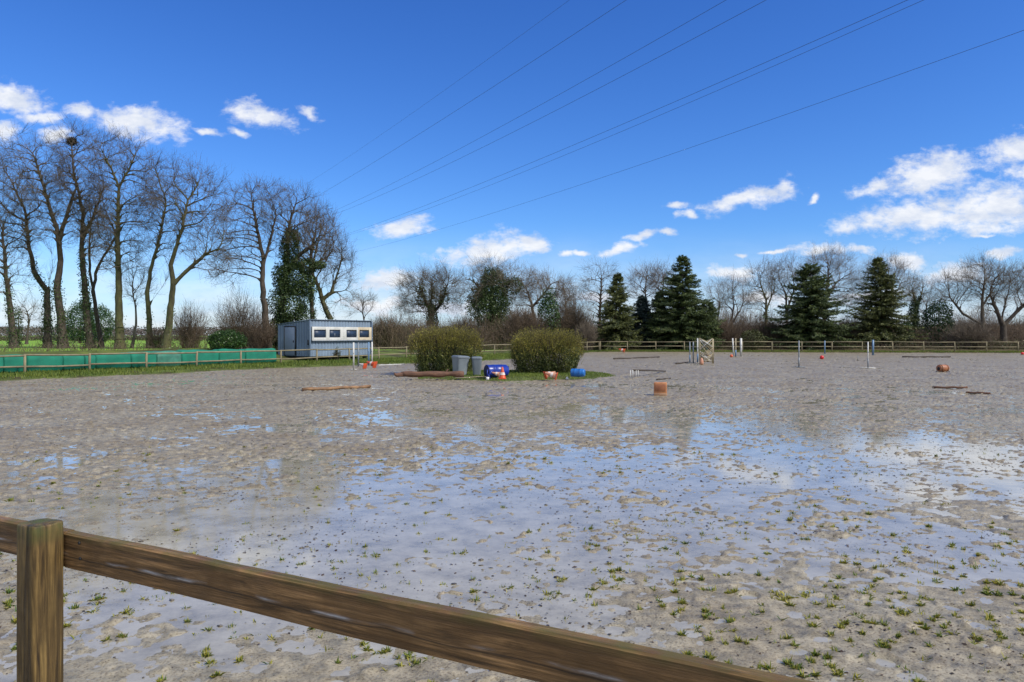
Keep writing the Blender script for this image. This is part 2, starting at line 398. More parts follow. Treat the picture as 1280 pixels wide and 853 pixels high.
# ---- arena mud: real churned relief, finer near the camera
def mud_h(X, Y):
    m_ = -.0090+.0035*sstep(8.5, 13, Y)+.0105*sstep(16.5, 22, Y)+.006*sstep(26, 40, Y)
    # drier ground near the rail and a mud bar on the right
    m_ = m_+.0155*(1-sstep(4.0, 6.1, Y-.05*X))+.016*np.exp(-((X-4.9)/1.5)**2-((Y-7.6)/1.3)**2)
    m_ = m_+.0125*(1-sstep(-3.4, -1.0, X+.12*Y))*(1-sstep(18, 26, Y))
    m_ = m_+.010*np.exp(-((X-1.5)/2.2)**2-((Y-13.2)/1.4)**2)+.012*np.exp(-((X+3.0)/2.5)**2-((Y-12.0)/2.0)**2)
    m_ = m_+(fbm(X*.33, Y*.33, 3, 40)-.5)*.030
    lump = fbm(X*6.2, Y*6.2, 4, 50, .6)
    clod = np.clip(fbm(X*11+9, Y*11, 3, 77, .5)-.52, 0, 1)
    wav = vnoise(X*1.3, Y*1.3, 61)
    amp = .44+.48*sstep(5, 11, Y)+.5*sstep(16, 26, Y)
    foot = np.clip(.42-fbm(X*2.3+3, Y*2.3, 2, 91), 0, 1)        # hoof hollows
    return m_+amp*((lump-.5)*.044+clod*.15*wav-foot*.06)+(fbm(X*14, Y*14, 2, 33)-.5)*.006*(Y < 25)
cc = np.concatenate([np.linspace(-1.9, -.72, 90)[:-1], np.arange(-.72, .72, .0017), np.linspace(.72, 1.9, 90)])
rows = 1.15*np.exp(np.arange(0, math.log(92/1.15), .0046))
CC, RR = np.meshgrid(cc, rows)
MX, MY = CC*RR, RR
MZ = mud_h(MX, MY)
# hoof prints: a shallow oval hollow with a squeezed-up crescent rim, in wandering tracks
hr_ = np.random.default_rng(19); lrow = math.log(1.15)
for track in range(520):
    tx, ty = hr_.uniform(-16, 18), 3.0+hr_.random()**1.3*24; ta = hr_.uniform(0, 6.28)
    if abs(tx) > .95*ty: continue
    for k_ in range(int(hr_.integers(5, 22))):
        ta += hr_.normal()*.12; tx += math.cos(ta)*hr_.uniform(.3, .6); ty += math.sin(ta)*hr_.uniform(.3, .6)
        if ty < 2.2 or ty > 32: break
        px_, py_ = tx+hr_.normal()*.12, ty+hr_.normal()*.12
        i0 = int((math.log(max(py_-.16, 1.2))-lrow)/.0046); i1 = int((math.log(py_+.16)-lrow)/.0046)+2
        j0 = int(np.searchsorted(cc, (px_-.16)/py_-.002)); j1 = int(np.searchsorted(cc, (px_+.16)/py_+.002))
        if j1 <= j0 or i1 > len(rows): continue
        dx, dy = MX[i0:i1, j0:j1]-px_, MY[i0:i1, j0:j1]-py_; ca, sa = math.cos(ta), math.sin(ta)
        u_, v_ = (dx*ca+dy*sa)/1.15, -dx*sa+dy*ca; rr0 = np.hypot(u_, v_)/hr_.uniform(.05, .068)
        dp = hr_.uniform(.5, 1.2)
        MZ[i0:i1, j0:j1] += dp*(-.016*np.exp(-(rr0/.85)**4)+.013*np.exp(-((rr0-1.3)/.32)**2)*(.35+.65*(u_ < 0)))
m, nt, p = mat_new('wet_mud'); L = nt.links.new
g = N(nt, 'ShaderNodeNewGeometry'); sx = N(nt, 'ShaderNodeSeparateXYZ'); L(g.outputs['Position'], sx.inputs[0])
def no_(scale, det=6, rough=.6):
    n = N(nt, 'ShaderNodeTexNoise'); n.inputs['Scale'].default_value = scale; n.inputs['Detail'].default_value = det; n.inputs['Roughness'].default_value = rough
    L(g.outputs['Position'], n.inputs['Vector']); return n.outputs['Fac']
a_, b_, c_ = no_(.6), no_(7), no_(60, 4)
base = ramp(nt, [(.3, (.165, .148, .105)), (.5, (.285, .257, .190)), (.7, (.41, .372, .285))], b_)
tint = ramp(nt, [(.35, (.8, .74, .66)), (.65, (1, 1, 1))], a_)
mx = N(nt, 'ShaderNodeMix', data_type='RGBA', blend_type='MULTIPLY'); mx.inputs[0].default_value = 1; L(base.outputs[0], mx.inputs[6]); L(tint.outputs[0], mx.inputs[7])
sp = ramp(nt, [(.36, (.45, .40, .36)), (.5, (1, 1, 1))], c_)
mx2 = N(nt, 'ShaderNodeMix', data_type='RGBA', blend_type='MULTIPLY'); mx2.inputs[0].default_value = .8; L(mx.outputs[2], mx2.inputs[6]); L(sp.outputs[0], mx2.inputs[7])
# clods above the water line carry darker peaty soil
hr = N(nt, 'ShaderNodeMapRange'); hr.inputs[1].default_value = .008; hr.inputs[2].default_value = .045; L(sx.outputs[2], hr.inputs[0])
hm = N(nt, 'ShaderNodeMath', operation='MULTIPLY'); L(hr.outputs[0], hm.inputs[0]); L(ramp(nt, [(.4, (0, 0, 0)), (.6, (.75, .75, .75))], no_(3)).outputs[0], hm.inputs[1])
mx3 = N(nt, 'ShaderNodeMix', data_type='RGBA'); L(hm.outputs[0], mx3.inputs[0]); L(mx2.outputs[2], mx3.inputs[6]); mx3.inputs[7].default_value = (.12, .09, .06, 1)
L(mx3.outputs[2], p.inputs['Base Color'])
L(ramp(nt, [(.35, (.32, .32, .32)), (.65, (.65, .65, .65))], b_).outputs[0], p.inputs['Roughness'])
p.inputs['Specular IOR Level'].default_value = .32
bp = N(nt, 'ShaderNodeBump'); bp.inputs['Distance'].default_value = .012; bp.inputs['Strength'].default_value = .6; L(c_, bp.inputs['Height']); L(bp.outputs[0], p.inputs['Normal'])
M['mud'] = m
tag(mesh_obj('arena_ground', np.stack([MX, MY, MZ], -1).reshape(-1, 3), [grid_faces(len(rows), len(cc))], M['mud'], smooth=True), kind='structure')
# ---- standing water: thin flat sheet; mud pokes through it
m, nt, p = mat_new('puddle_water'); L = nt.links.new
nt.nodes.remove(p); out = nt.nodes['Material Output']
g = N(nt, 'ShaderNodeNewGeometry')
n = N(nt, 'ShaderNodeTexNoise'); n.inputs['Scale'].default_value = 5; n.inputs['Detail'].default_value = 3; L(g.outputs['Position'], n.inputs['Vector'])
bp = N(nt, 'ShaderNodeBump'); bp.inputs['Distance'].default_value = .0022; bp.inputs['Strength'].default_value = .35; L(n.outputs['Fac'], bp.inputs['Height'])
fr = N(nt, 'ShaderNodeFresnel'); fr.inputs['IOR'].default_value = 1.72; L(bp.outputs[0], fr.inputs['Normal'])
gl = N(nt, 'ShaderNodeBsdfGlossy'); gl.inputs['Roughness'].default_value = .06; gl.inputs['Color'].default_value = (1, 1, 1, 1); L(bp.outputs[0], gl.inputs['Normal'])
tr = N(nt, 'ShaderNodeBsdfTransparent'); tr.inputs['Color'].default_value = (.93, .90, .84, 1)
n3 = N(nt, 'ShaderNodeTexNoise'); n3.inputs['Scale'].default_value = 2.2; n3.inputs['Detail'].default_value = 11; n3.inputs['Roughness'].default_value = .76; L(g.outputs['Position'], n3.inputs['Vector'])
silt_sheen = N(nt, 'ShaderNodeBsdfDiffuse'); L(ramp(nt, [(.32, (.27, .248, .182)), (.5, (.47, .435, .335)), (.66, (.60, .56, .445))], n3.outputs['Fac']).outputs[0], silt_sheen.inputs['Color'])  # silt, paled so its colour also carries some of the sky sheen
mm = N(nt, 'ShaderNodeMixShader'); mm.inputs[0].default_value = .68; L(tr.outputs[0], mm.inputs[1]); L(silt_sheen.outputs[0], mm.inputs[2])
ms = N(nt, 'ShaderNodeMixShader'); L(fr.outputs[0], ms.inputs[0]); L(mm.outputs[0], ms.inputs[1]); L(gl.outputs[0], ms.inputs[2]); L(ms.outputs[0], out.inputs['Surface'])
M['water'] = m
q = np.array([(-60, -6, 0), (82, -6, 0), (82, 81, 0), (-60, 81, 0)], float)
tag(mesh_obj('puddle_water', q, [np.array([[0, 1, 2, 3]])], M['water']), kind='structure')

# ---- island of grass
IC = np.array([-.15, 33.6]); IR = np.array([4.75, 3.5])
th = np.linspace(0, 2*np.pi, 160, endpoint=False); rr = np.array([0, .3, .6, .8, .9, .96, 1.0, 1.03])
def isl_edge(a): return 1+.10*(np.sin(a*3+1)+.6*np.sin(a*7))*.6
def isl_z(x, y):
    a = math.atan2((y-IC[1])/IR[1], (x-IC[0])/IR[0]); r = math.hypot((x-IC[0])/IR[0], (y-IC[1])/IR[1])/isl_edge(a)
    return -.06+.20*(1-float(sstep(.75, 1.03, np.array(r))))
V = []
for r in rr:
    for a in th:
        k = r*isl_edge(a); x, y = IC[0]+IR[0]*k*math.cos(a), IC[1]+IR[1]*k*math.sin(a)
        V.append((x, y, isl_z(x, y)))
fs = [(i*160+k, i*160+(k+1) % 160, (i+1)*160+(k+1) % 160, (i+1)*160+k) for i in range(len(rr)-1) for k in range(160)]
M['island'] = simple('island_turf', (.10, .13, .03), (.05, .055, .015), .9, 2.5, bump=.4)
tag(mesh_obj('grass_island', V, [np.array(fs)], M['island'], smooth=True), kind='structure')

# ------------------------------------------------------------------ grass, litter
def blades(P, hgt, wid, spread, rng):
    n = len(P); a = rng.uniform(0, 2*np.pi, n); lean = rng.uniform(.1, 1, n)*spread
    h = hgt*rng.uniform(.5, 1.3, n)
    D = np.stack([np.cos(a)*lean, np.sin(a)*lean, np.ones(n)], 1); D /= np.linalg.norm(D, axis=1, keepdims=True)
    S = np.stack([-np.sin(a), np.cos(a), np.zeros(n)], 1)*wid*.5
    mid = P+D*h[:, None]*.55; D2 = D.copy(); D2[:, 2] -= .45*lean
    tip = mid+D2*h[:, None]*.5
    V = np.stack([P-S, P+S, mid+S*.7, tip, mid-S*.7], 1).reshape(-1, 3)
    return V, np.arange(n*5).reshape(-1, 5)
rng = np.random.default_rng(3)
# verge grass
n = 90000
t = rng.uniform(-.7, 4.0, n); dl = rng.uniform(-6, 1.2, n)
X = P0L[0]+DL[0]*t*14.32-NL[0]*dl; Y = P0L[1]+DL[1]*t*14.32-NL[1]*dl
xb = rng.uniform(0, 66, 60000); db = rng.uniform(-1.3, 1.5, 60000)
X = np.concatenate([X, CORNER[0]+DB[0]*xb+NB[0]*db]); Y = np.concatenate([Y, CORNER[1]+DB[1]*xb+NB[1]*db])
Z = terr(X, Y); k = (Z > .03) & (fbm(X*.8, Y*.8, 3, 8) > rng.uniform(.15, .6, len(X)))
P = np.stack([X, Y, Z], 1)[k]
V, Fv = blades(P, .16, .022, .8, rng)
tag(mesh_obj('verge_grass', V, [Fv], M['grass']), 'short rough grass on the strip under the rail fences', 'grass', kind='stuff')
a = rng.uniform(0, 2*np.pi, 26000); r = np.sqrt(rng.uniform(0, 1, 26000))*isl_edge(a)
X = IC[0]+IR[0]*r*np.cos(a); Y = IC[1]+IR[1]*r*np.sin(a)
Z = np.array([isl_z(x, y) for x, y in zip(X, Y)]); k = Z > -.01
V, Fv = blades(np.stack([X, Y, Z], 1)[k], .07, .016, .8, rng)
tag(mesh_obj('island_grass', V, [Fv], M['grass']), 'short grass on the island round the two clipped bushes', 'grass', kind='stuff')
# starfish tufts of grass in the mud
cen = []
while len(cen) < 1650:
    Y = 2.9*math.exp(random.random()**1.15*1.45); X = random.uniform(-.8, .8)*Y
    w = .34+.6*max(0, min(1, (6.8-Y)/3))
    if X > .1*Y: w += .3
    w *= float(sstep(.35, .6, fbm(np.array([X*.9]), np.array([Y*.9]), 2, 70))[0])*1.3+.12
    if random.random() < w: cen.append((X, Y))
cen = np.array(cen); P = []; hh = []
for (X, Y) in cen:
    n = random.choice([4, 6, 9, 16, 28, 44, 60]); R = random.uniform(.006, .034)
    for _ in range(n):
        a = random.uniform(0, 6.28); rr_ = R*random.random()
        P.append((X+rr_*math.cos(a), Y+rr_*math.sin(a), 0)); hh.append(random.uniform(.018, .050))
P = np.array(P); hz = mud_h(P[:, 0], P[:, 1]); P[:, 2] = np.maximum(hz, -.01)-.004
V, Fv = blades(P, np.array(hh), .0082, 1.6, rng)
tag(mesh_obj('grass_tufts', V, [Fv], M['tuft']), 'small yellow-green grass tufts sprouting from the wet sand', 'grass', kind='stuff')
# dead leaves, bark bits and crumbs of soil
n = 24000
Yc = 2.6*np.exp(rng.random(n)**.62*2.15); Xc = rng.uniform(-.8, .8, n)*Yc
kk = fbm(Xc*.8, Yc*.8, 3, 88) > rng.uniform(.32, .66, n); Xc, Yc = Xc[kk], Yc[kk]
Zc = np.maximum(mud_h(Xc, Yc), 0)+.003
V, Fv = leaf_quads(np.stack([Xc, Yc, Zc], 1), .012+.030*rng.random(len(Xc))**3*(Yc/6)**.5, .55, rng=rng, up=3)
tag(mesh_obj('dead_leaves', V, [Fv], M['leaf_litter']), 'dead leaves and bark bits scattered over the mud', 'leaves', kind='stuff')
n = 3600
Yc = 3.0*np.exp(rng.random(n)**.62*2.1); Xc = rng.uniform(-.8, .8, n)*Yc
kk = fbm(Xc*.6, Yc*.6, 3, 99) > rng.uniform(.38, .66, n); Xc, Yc = Xc[kk], Yc[kk]; n = len(Xc)
ico = np.array([(0, 0, 1), (.9, 0, .4), (.28, .85, .4), (-.72, .53, .4), (-.72, -.53, .4), (.28, -.85, .4), (.72, .53, -.4), (-.28, .85, -.4), (-.9, 0, -.4), (-.28, -.85, -.4), (.72, -.53, -.4), (0, 0, -1)])
icf = np.array([(0, 1, 2), (0, 2, 3), (0, 3, 4), (0, 4, 5), (0, 5, 1), (1, 6, 2), (2, 7, 3), (3, 8, 4), (4, 9, 5), (5, 10, 1), (6, 7, 2), (7, 8, 3), (8, 9, 4), (9, 10, 5), (10, 6, 1), (11, 7, 6), (11, 8, 7), (11, 9, 8), (11, 10, 9), (11, 6, 10)])
sz = (.003+.014*rng.random(n)**4*(Yc/5)**.5)[:, None, None]*np.stack([rng.uniform(.7, 1.8, n), rng.uniform(.7, 1.4, n), rng.uniform(.3, .7, n)], 1)[:, None]
V = ico[None]*sz*(1+.35*rng.normal(size=(n, 12, 1)))+np.stack([Xc, Yc, np.maximum(mud_h(Xc, Yc), 0)+.002], 1)[:, None]
Fv = (np.arange(n)[:, None, None]*12+icf[None]).reshape(-1, 3)
tag(mesh_obj('soil_crumbs', V.reshape(-1, 3), [Fv], M['clod']), 'dark crumbs of soil and small stones on the wet sand', 'soil', kind='stuff')

# ------------------------------------------------------------------ trees
def colonize(nodes, parents, att, infl, kill, step, iters, up=.12, rng=RNG):
    nodes = [np.array(p) for p in nodes]; parents = list(parents)
    P = np.array(nodes)
    D = np.linalg.norm(att[:, None]-P[None], axis=2); bi = D.argmin(1); bd = D.min(1)
    alive = np.ones(len(att), bool)
    for it in range(iters):
        s = alive & (bd < infl)
        if not s.any():
            if not alive.any(): break
            s = alive & (bd <= bd[alive].min()+.5)
        ids = bi[s]; d = att[s]-P[ids]; d /= np.linalg.norm(d, axis=1, keepdims=True)+1e-9
        acc = np.zeros((len(P), 3)); np.add.at(acc, ids, d)
        u = np.unique(ids)
        dr = acc[u]; dr /= np.linalg.norm(dr, axis=1, keepdims=True)+1e-9
        pd = P[u]-P[np.array(parents)[u]]; pd /= np.linalg.norm(pd, axis=1, keepdims=True)+1e-9
        dr = dr+pd*.75+rng.normal(size=dr.shape)*.10; dr[:, 2] += up
        dr /= np.linalg.norm(dr, axis=1, keepdims=True)
        new = P[u]+dr*step
        # a node pulled equally both ways would sprout on the spot for ever: drop such doubles and what they chase
        dup = np.array([(np.linalg.norm(P-q, axis=1).min() < step*.45) for q in new])
        if dup.any():
            bad = set(u[dup].tolist()); alive &= ~(s & np.isin(bi, list(bad)) & (rng.random(len(att)) < .6))
            new = new[~dup]; u = u[~dup]
            if not len(new): continue
        base = len(P); P = np.vstack([P, new]); parents += list(u)
        D = np.linalg.norm(att[:, None]-new[None], axis=2); mi = D.argmin(1); md = D.min(1)
        c = md < bd; bi[c] = mi[c]+base; bd[c] = md[c]
        alive &= bd > kill
        if len(P) > 6000: break
    return P, np.array(parents)

def bare_tree(name, label, group, Y, trunk, crown, r0, natt=500, step=.38, ivy=0, ivy_up=0, extra=None, bark='bark', twig='twig',
              depth=.8, tw=1.35, twl=1.0, seed=0, up=.12, twr=1.0, cat='tree'):
    """trunk: photo path(s) of the stem, crown: photo ellipses (cx,cy,rx,ry) filled with branches"""
    rng = np.random.default_rng(seed+int(Y*7))
    paths = trunk if isinstance(trunk[0], list) else [trunk]
    b0 = at(paths[0][0][0], paths[0][0][1], Y); zb = terr1(b0[0], b0[1])
    O = np.array([b0[0], b0[1], zb])
    nodes = []; par = []
    for k, path in enumerate(paths):
        W = [at(x, y, Y)-O for x, y in path]
        for i, w in enumerate(W): w[1] += 0 if (i == 0 and k == 0) else rng.normal()*.25*(i/len(W)+.2)*(step/.38)
        if k == 0: W[0] = np.array([0, 0, -.15])
        prev = -1
        if k > 0:
            dd = [np.linalg.norm(W[0]-q) for q in nodes]; prev = int(np.argmin(dd)); W[0] = nodes[prev]
        for i in range(len(W)-1):
            L_ = np.linalg.norm(W[i+1]-W[i]); m_ = max(1, int(L_/step))
            for j in range(m_):
                if k > 0 and i == 0 and j == 0: continue
                nodes.append(W[i]+(W[i+1]-W[i])*j/m_+rng.normal(size=3)*.02*(1 if nodes else 0)); par.append(prev if prev >= 0 else 0); prev = len(nodes)-1
        nodes.append(W[-1]); par.append(prev)
    att = []
    A = sum(c[2]*c[3] for c in crown)
    for cx, cy, rx, ry in crown:
        n = int(natt*rx*ry/A); d = rng.normal(size=(n, 3)); d /= np.linalg.norm(d, axis=1, keepdims=True)
        d *= rng.uniform(.12, 1, (n, 1))**(1/2.2)
        c = at(cx, cy, Y)-O; s = Y/F
        att.append(c+d*np.array([rx*s, min(rx*s*depth, 5), ry*s]))
    att = np.vstack(att); att = att[att[:, 2] > 1.0]
    P, par = colonize(nodes, par, att, step*9, step*1.15, step, 90, up, rng)
    n = len(P)
    # radii by the pipe rule
    rt = .011*twr*(step/.38)
    w = np.zeros(n); kids = np.zeros(n, int)
    for i in range(1, n): kids[par[i]] += 1
    for i in range(n-1, 0, -1):
        if kids[i] == 0: w[i] = 1
        w[par[i]] += w[i]
    w = np.maximum(w, 1); rad = rt*w**.5
    pw = math.log(r0/rt)/math.log(max(w[0], 3)); rad = rt*w**pw
    dist = np.zeros(n)
    for i in range(1, n): dist[i] = dist[par[i]]+np.linalg.norm(P[i]-P[par[i]])
    rad = np.minimum(rad, r0*(1-.93*dist/dist.max())**1.25+rt)
    for i in range(1, n): rad[i] = min(rad[i], rad[par[i]])
    hz = P[:, 2]; rad = rad*(1+.45*np.exp(-np.maximum(hz, 0)/.45)*(rad > r0*.6))
    root = empty(name, O); tag(root, label, cat, group)
    i = np.arange(1, n); pr = par[1:]
    big = rad[pr] > max(.028, rt*2.4)
    r1 = np.minimum(rad[i], rad[pr])
    # trunk and limbs
    ib = i[big]; pb = pr[big]
    ext = (P[ib]-P[pb])*.06
    V, Q = prisms(P[pb], P[ib]+ext, rad[pb]*.98, np.minimum(rad[ib], rad[pb])*.96, 8)
    mesh_obj('trunk', V, [Q], M[bark], root, smooth=True)
    it_ = i[~big]; pt = pr[~big]
    S0, S1, A0, A1 = [P[pt]], [P[it_]], [np.minimum(rad[pt], rt*2.6)], [rad[it_]]
    # twigs
    thin = np.where((rad < rt*3.2) & (hz > 1.0))[0]; thin = thin[thin > 0]
    reps = rng.poisson(2.5*tw, len(thin)); src = np.repeat(thin, reps)
    tips = np.where((kids == 0) & (np.arange(n) > 0))[0]; src = np.concatenate([src, np.repeat(tips, int(2+2*tw))])
    D = P[src]-P[par[src]]; D /= np.linalg.norm(D, axis=1, keepdims=True)+1e-9
    def fan(base, D, length, r, seg, wig):
        cur = base; d = D; out0, out1, ra, rb = [], [], [], []; nodes_ = []
        for s in range(seg):
            d = d+rng.normal(size=d.shape)*wig; d[:, 2] += .13; d /= np.linalg.norm(d, axis=1, keepdims=True)
            nx_ = cur+d*(length/seg)[:, None]
            out0.append(cur); out1.append(nx_); ra.append(r*(1-s/seg*.6)); rb.append(r*(1-(s+1)/seg*.6)); cur = nx_; nodes_.append((cur, d))
        return out0, out1, ra, rb, nodes_
    D = D+rng.normal(size=D.shape)*.5
    ln = step*rng.uniform(1.2, 3.6, len(src))*twl
    a0, a1, ra, rb, nd = fan(P[src], D, ln, np.full(len(src), rt*.62), 3, .13)
    S0 += a0; S1 += a1; A0 += ra; A1 += rb
    for (c_, d_) in nd[:2]:
        k = rng.random(len(c_)) < .75*min(tw, 1.2)
        a0, a1, ra, rb, _ = fan(c_[k], d_[k]+rng.normal(size=(k.sum(), 3))*.7, ln[k]*.5, np.full(k.sum(), rt*.42), 2, .16)
        S0 += a0; S1 += a1; A0 += ra; A1 += rb
    V, Q = prisms(np.vstack(S0), np.vstack(S1), np.concatenate(A0), np.concatenate(A1), 3)
    mesh_obj('crown', V, [Q], M[twig], root)
    if ivy:
        ztop = ivy_up if ivy_up else 4
        rthr = max(.045, rt*3.5)
        s = np.where((rad > rthr) & (hz < ztop))[0]
        cnt = np.maximum((ivy*rad[s]/r0*step/.38*100*(1-.6*hz[s]/ztop)*rng.uniform(.2, 1.8, len(s))).astype(int), 0)
        c_ = np.repeat(s, cnt); o_ = rng.normal(size=(len(c_), 3)); o_ /= np.linalg.norm(o_, axis=1, keepdims=True)
        Pc = P[c_]+o_*(rad[c_][:, None]*1.25+np.abs(rng.normal(size=(len(c_), 1)))*.10*(Y/50)**.5)
        Pc[:, 2] += rng.uniform(-.2, .2, len(c_))
        if extra is not None:
            # hanging ivy masses given as photo ellipses
            for cx, cy, rx, ry, m_ in extra:
                m_ = int(m_*1.5)
                s_ = Y/F; d = rng.normal(size=(m_, 3)); d /= np.linalg.norm(d, axis=1, keepdims=True); d0 = d.copy()
                th_ = np.arctan2(d[:, 0], d[:, 1]); rm = .72+.5*vnoise(th_*1.7+cx, d[:, 2]*3+cy, 5)+.25*vnoise(th_*5, d[:, 2]*8, 6)
                d *= (rng.uniform(.35, 1, (m_, 1))**.45)*rm[:, None]
                c = at(cx, cy, Y)-O
                Pc = np.vstack([Pc, c+d*np.array([rx*s_, rx*s_*.8, ry*s_])]); o_ = np.vstack([o_, d0])
        Pc = Pc; k = Pc[:, 2] > 0
        V, Q = leaf_quads(Pc[k], .095*(Y/50)**.75, .85, o_[k], .8, rng)
        mesh_obj('ivy', V, [Q], M['ivy'], root)
    return root

def conifer(label, px, ybase, ytop, half, Y, mat='spruce', seed=0, lean=0, dens=1.0, name='spruce_tree', bare=.06, ex=.8):
    rng = np.random.default_rng(seed+500)
    b = at(px, ybase, Y); zb = terr1(b[0], b[1]); H = at(px, ytop, Y)[2]-zb; R = half*Y/F
    root = empty(name, (b[0], b[1], zb)); tag(root, label, 'tree')
    mb = MB(); mb.tube([(0, 0, -.2), (0, 0, H*.3), (lean*.5, 0, H*.7), (lean, 0, H*.98)], [R*.075+.05, R*.06+.03, .06, .01], 10)
    mb.build('trunk', M['bark'], root, True)
    C, T, LL = [], [], []; B0, B1, BR = [], [], []
    z = H*bare+.3; lob = rng.uniform(0, 6.28, 4)
    while z < H*.985:
        f = z/H; prof = 1.38*(1-f)**ex*(1-.25*math.exp(-f*14))
        nb = int(5+5*(1-f))
        for k in range(nb):
            a = rng.uniform(0, 2*math.pi)
            Lb = R*prof*rng.uniform(.5, 1.12)*(1+.13*math.sin(2*a+lob[0])+.10*math.sin(3*a+lob[1]+f*6))+.12
            el = -.24+.85*f+rng.normal()*.2
            ns = max(3, int(Lb/.28)); p = np.array([lean*f, 0, z]); d = np.array([math.cos(a), math.sin(a), el])
            for s in range(ns):
                q = s/ns; d2 = d+np.array([0, 0, -.35*math.sin(q*3.1)+.35*q*q])
                d2 = d2/np.linalg.norm(d2); pn = p+d2*Lb/ns
                B0.append(p); B1.append(pn); BR.append(.012+.02*(1-q)*prof)
                if q > .04:
                    m_ = int((15+14*math.sin(min(q*1.3, 1)*math.pi))*dens)
                    for _ in range(m_):
                        sd = rng.choice([-1, 1]); side = np.array([-math.sin(a)*sd, math.cos(a)*sd, 0])
                        C.append(p+(pn-p)*rng.random()+side*rng.uniform(0, .10)*Lb*(1-q*.6)+rng.normal(size=3)*.05)
                        T.append(d2*.6+side*rng.uniform(.2, 1.1)+np.array([0, 0, rng.uniform(-.95, .1)])); LL.append(rng.uniform(.16, .38))
                p = pn
        z += rng.uniform(.10, .22)*(H/10)**.6
    for k in range(60): C.append(np.array([lean, 0, H*(.93+.07*rng.random())])); T.append(np.array([rng.normal()*.6, rng.normal()*.6, .8])); LL.append(.25)
    V, Q = prisms(B0, B1, np.array(BR), np.array(BR)*.8, 3)
    mesh_obj('branches', V, [Q], M['bark'], root)
    V, Q = long_leaves(np.array(C), np.array(T), np.array(LL)*(Y/80)**.3, .055+.03*rng.random(len(C)), rng)
    mesh_obj('foliage', V, [Q], M[mat], root)
    return root

def stems_bush(name, label, cat, px, ybase, ytop, half, Y, n=160, mat='twig_red', seed=0, spread=.55, r=.010, group=None, dome=True, leaves=None, nl=0, dz=1.0):
    rng = np.random.default_rng(seed+900)
    b = at(px, ybase, Y); zb = terr1(b[0], b[1]); H = at(px, ytop, Y)[2]-zb; R = half*Y/F
    root = empty(name, (b[0], b[1], zb)); tag(root, label, cat, group)
    a = rng.uniform(0, 2*np.pi, n); rr_ = np.sqrt(rng.random(n)); S0, S1, A0, A1 = [], [], [], []
    c = np.stack([np.cos(a)*rr_*R*.45, np.sin(a)*rr_*R*.45*dz, np.full(n, -.05)], 1)
    tip = np.stack([np.cos(a)*rr_*R, np.sin(a)*rr_*R*dz, H*(np.sqrt(np.maximum(1-rr_**2*.75, .1)) if dome else np.ones(n))*rng.uniform(.7, 1.05, n)], 1)
    tip[:, :2] += rng.normal(size=(n, 2))*R*.12
    seg = 5; prev = c; rad = r*rng.uniform(.7, 1.6, n)
    pts = [c]
    for s in range(1, seg+1):
        q = s/seg; x = c+(tip-c)*np.array([1, 1, 1])*q; x[:, :2] = c[:, :2]+(tip-c)[:, :2]*q**1.4
        x = x+rng.normal(size=(n, 3))*R*.035; pts.append(x)
        S0.append(prev); S1.append(x); A0.append(rad*(1-.75*(s-1)/seg)); A1.append(rad*(1-.75*s/seg)); prev = x
    for s in range(1, seg+1):
        for rep in range(6):
            k = rng.random(n) < .85; base = pts[s][k]+(pts[s-1][k]-pts[s][k])*rng.random((k.sum(), 1))
            d = (pts[s]-pts[s-1])[k]; d /= np.linalg.norm(d, axis=1, keepdims=True); d = d+rng.normal(size=d.shape)*.6; d[:, 2] += .2
            e = base+d*R*rng.uniform(.06, .28, (k.sum(), 1)); e2 = e+(d+rng.normal(size=d.shape)*.5)*R*.10
            S0 += [base, e]; S1 += [e, e2]; A0 += [rad[k]*.45, rad[k]*.35]; A1 += [rad[k]*.35, rad[k]*.2]
    S1_ = np.vstack(S1)
    V, Q = prisms(np.vstack(S0), S1_, np.concatenate(A0), np.concatenate(A1), 3)
    mesh_obj('stems', V, [Q], M[mat], root)
    if nl:
        k = rng.integers(0, len(S1_), nl); V, Q = leaf_quads(S1_[k]+rng.normal(size=(nl, 3))*.05*R, .07*(Y/60)**.7, .7, rng=rng)
        mesh_obj('leaves', V, [Q], M[leaves], root)
    return root

def leafy_mass(name, label, cat, px, ybase, ytop, half, Y, n, mat, size, seed=0, group=None, stem=True, boxy=0, dz=.85):
    rng = np.random.default_rng(seed+1500)
    b = at(px, ybase, Y); zb = terr1(b[0], b[1]); H = at(px, ytop, Y)[2]-zb; R = half*Y/F
    root = empty(name, (b[0], b[1], zb)); tag(root, label, cat, group)
    d = rng.normal(size=(n, 3)); d /= np.linalg.norm(d, axis=1, keepdims=True); o_ = d.copy()
    th_ = np.arctan2(d[:, 0], d[:, 1])
    rm = .78+.32*vnoise(th_*2.2+seed, d[:, 2]*3+seed, 5)+.22*vnoise(th_*5.5, d[:, 2]*7+seed, 6)
    d *= (rng.uniform(.3, 1, (n, 1))**.35)*rm[:, None]
    Pc = d*np.array([R, R*dz, H*.52])+np.array([0, 0, H*.5])
    k = Pc[:, 2] > .05
    V, Q = leaf_quads(Pc[k], size, .7, o_[k], .8, rng); mesh_obj('foliage', V, [Q], M[mat], root)
    mb = MB(); mb.tube([(0, 0, -.1), (0.02*R, 0, H*.4), (.05*R, 0, H*.75)], [.02*H+.02, .015*H+.01, .02], 8)
    for q in range(6):
        a = q*1.05; mb.tube([(0, 0, H*.15), (math.cos(a)*R*.3, math.sin(a)*R*.3, H*.45), (math.cos(a)*R*.55, math.sin(a)*R*.5, H*.7)], [.03, .02, .008], 5)
    mb.build('trunk', M['bark'], root, True)
    return root

GL = 'bare trees in a row behind the green sheeting'
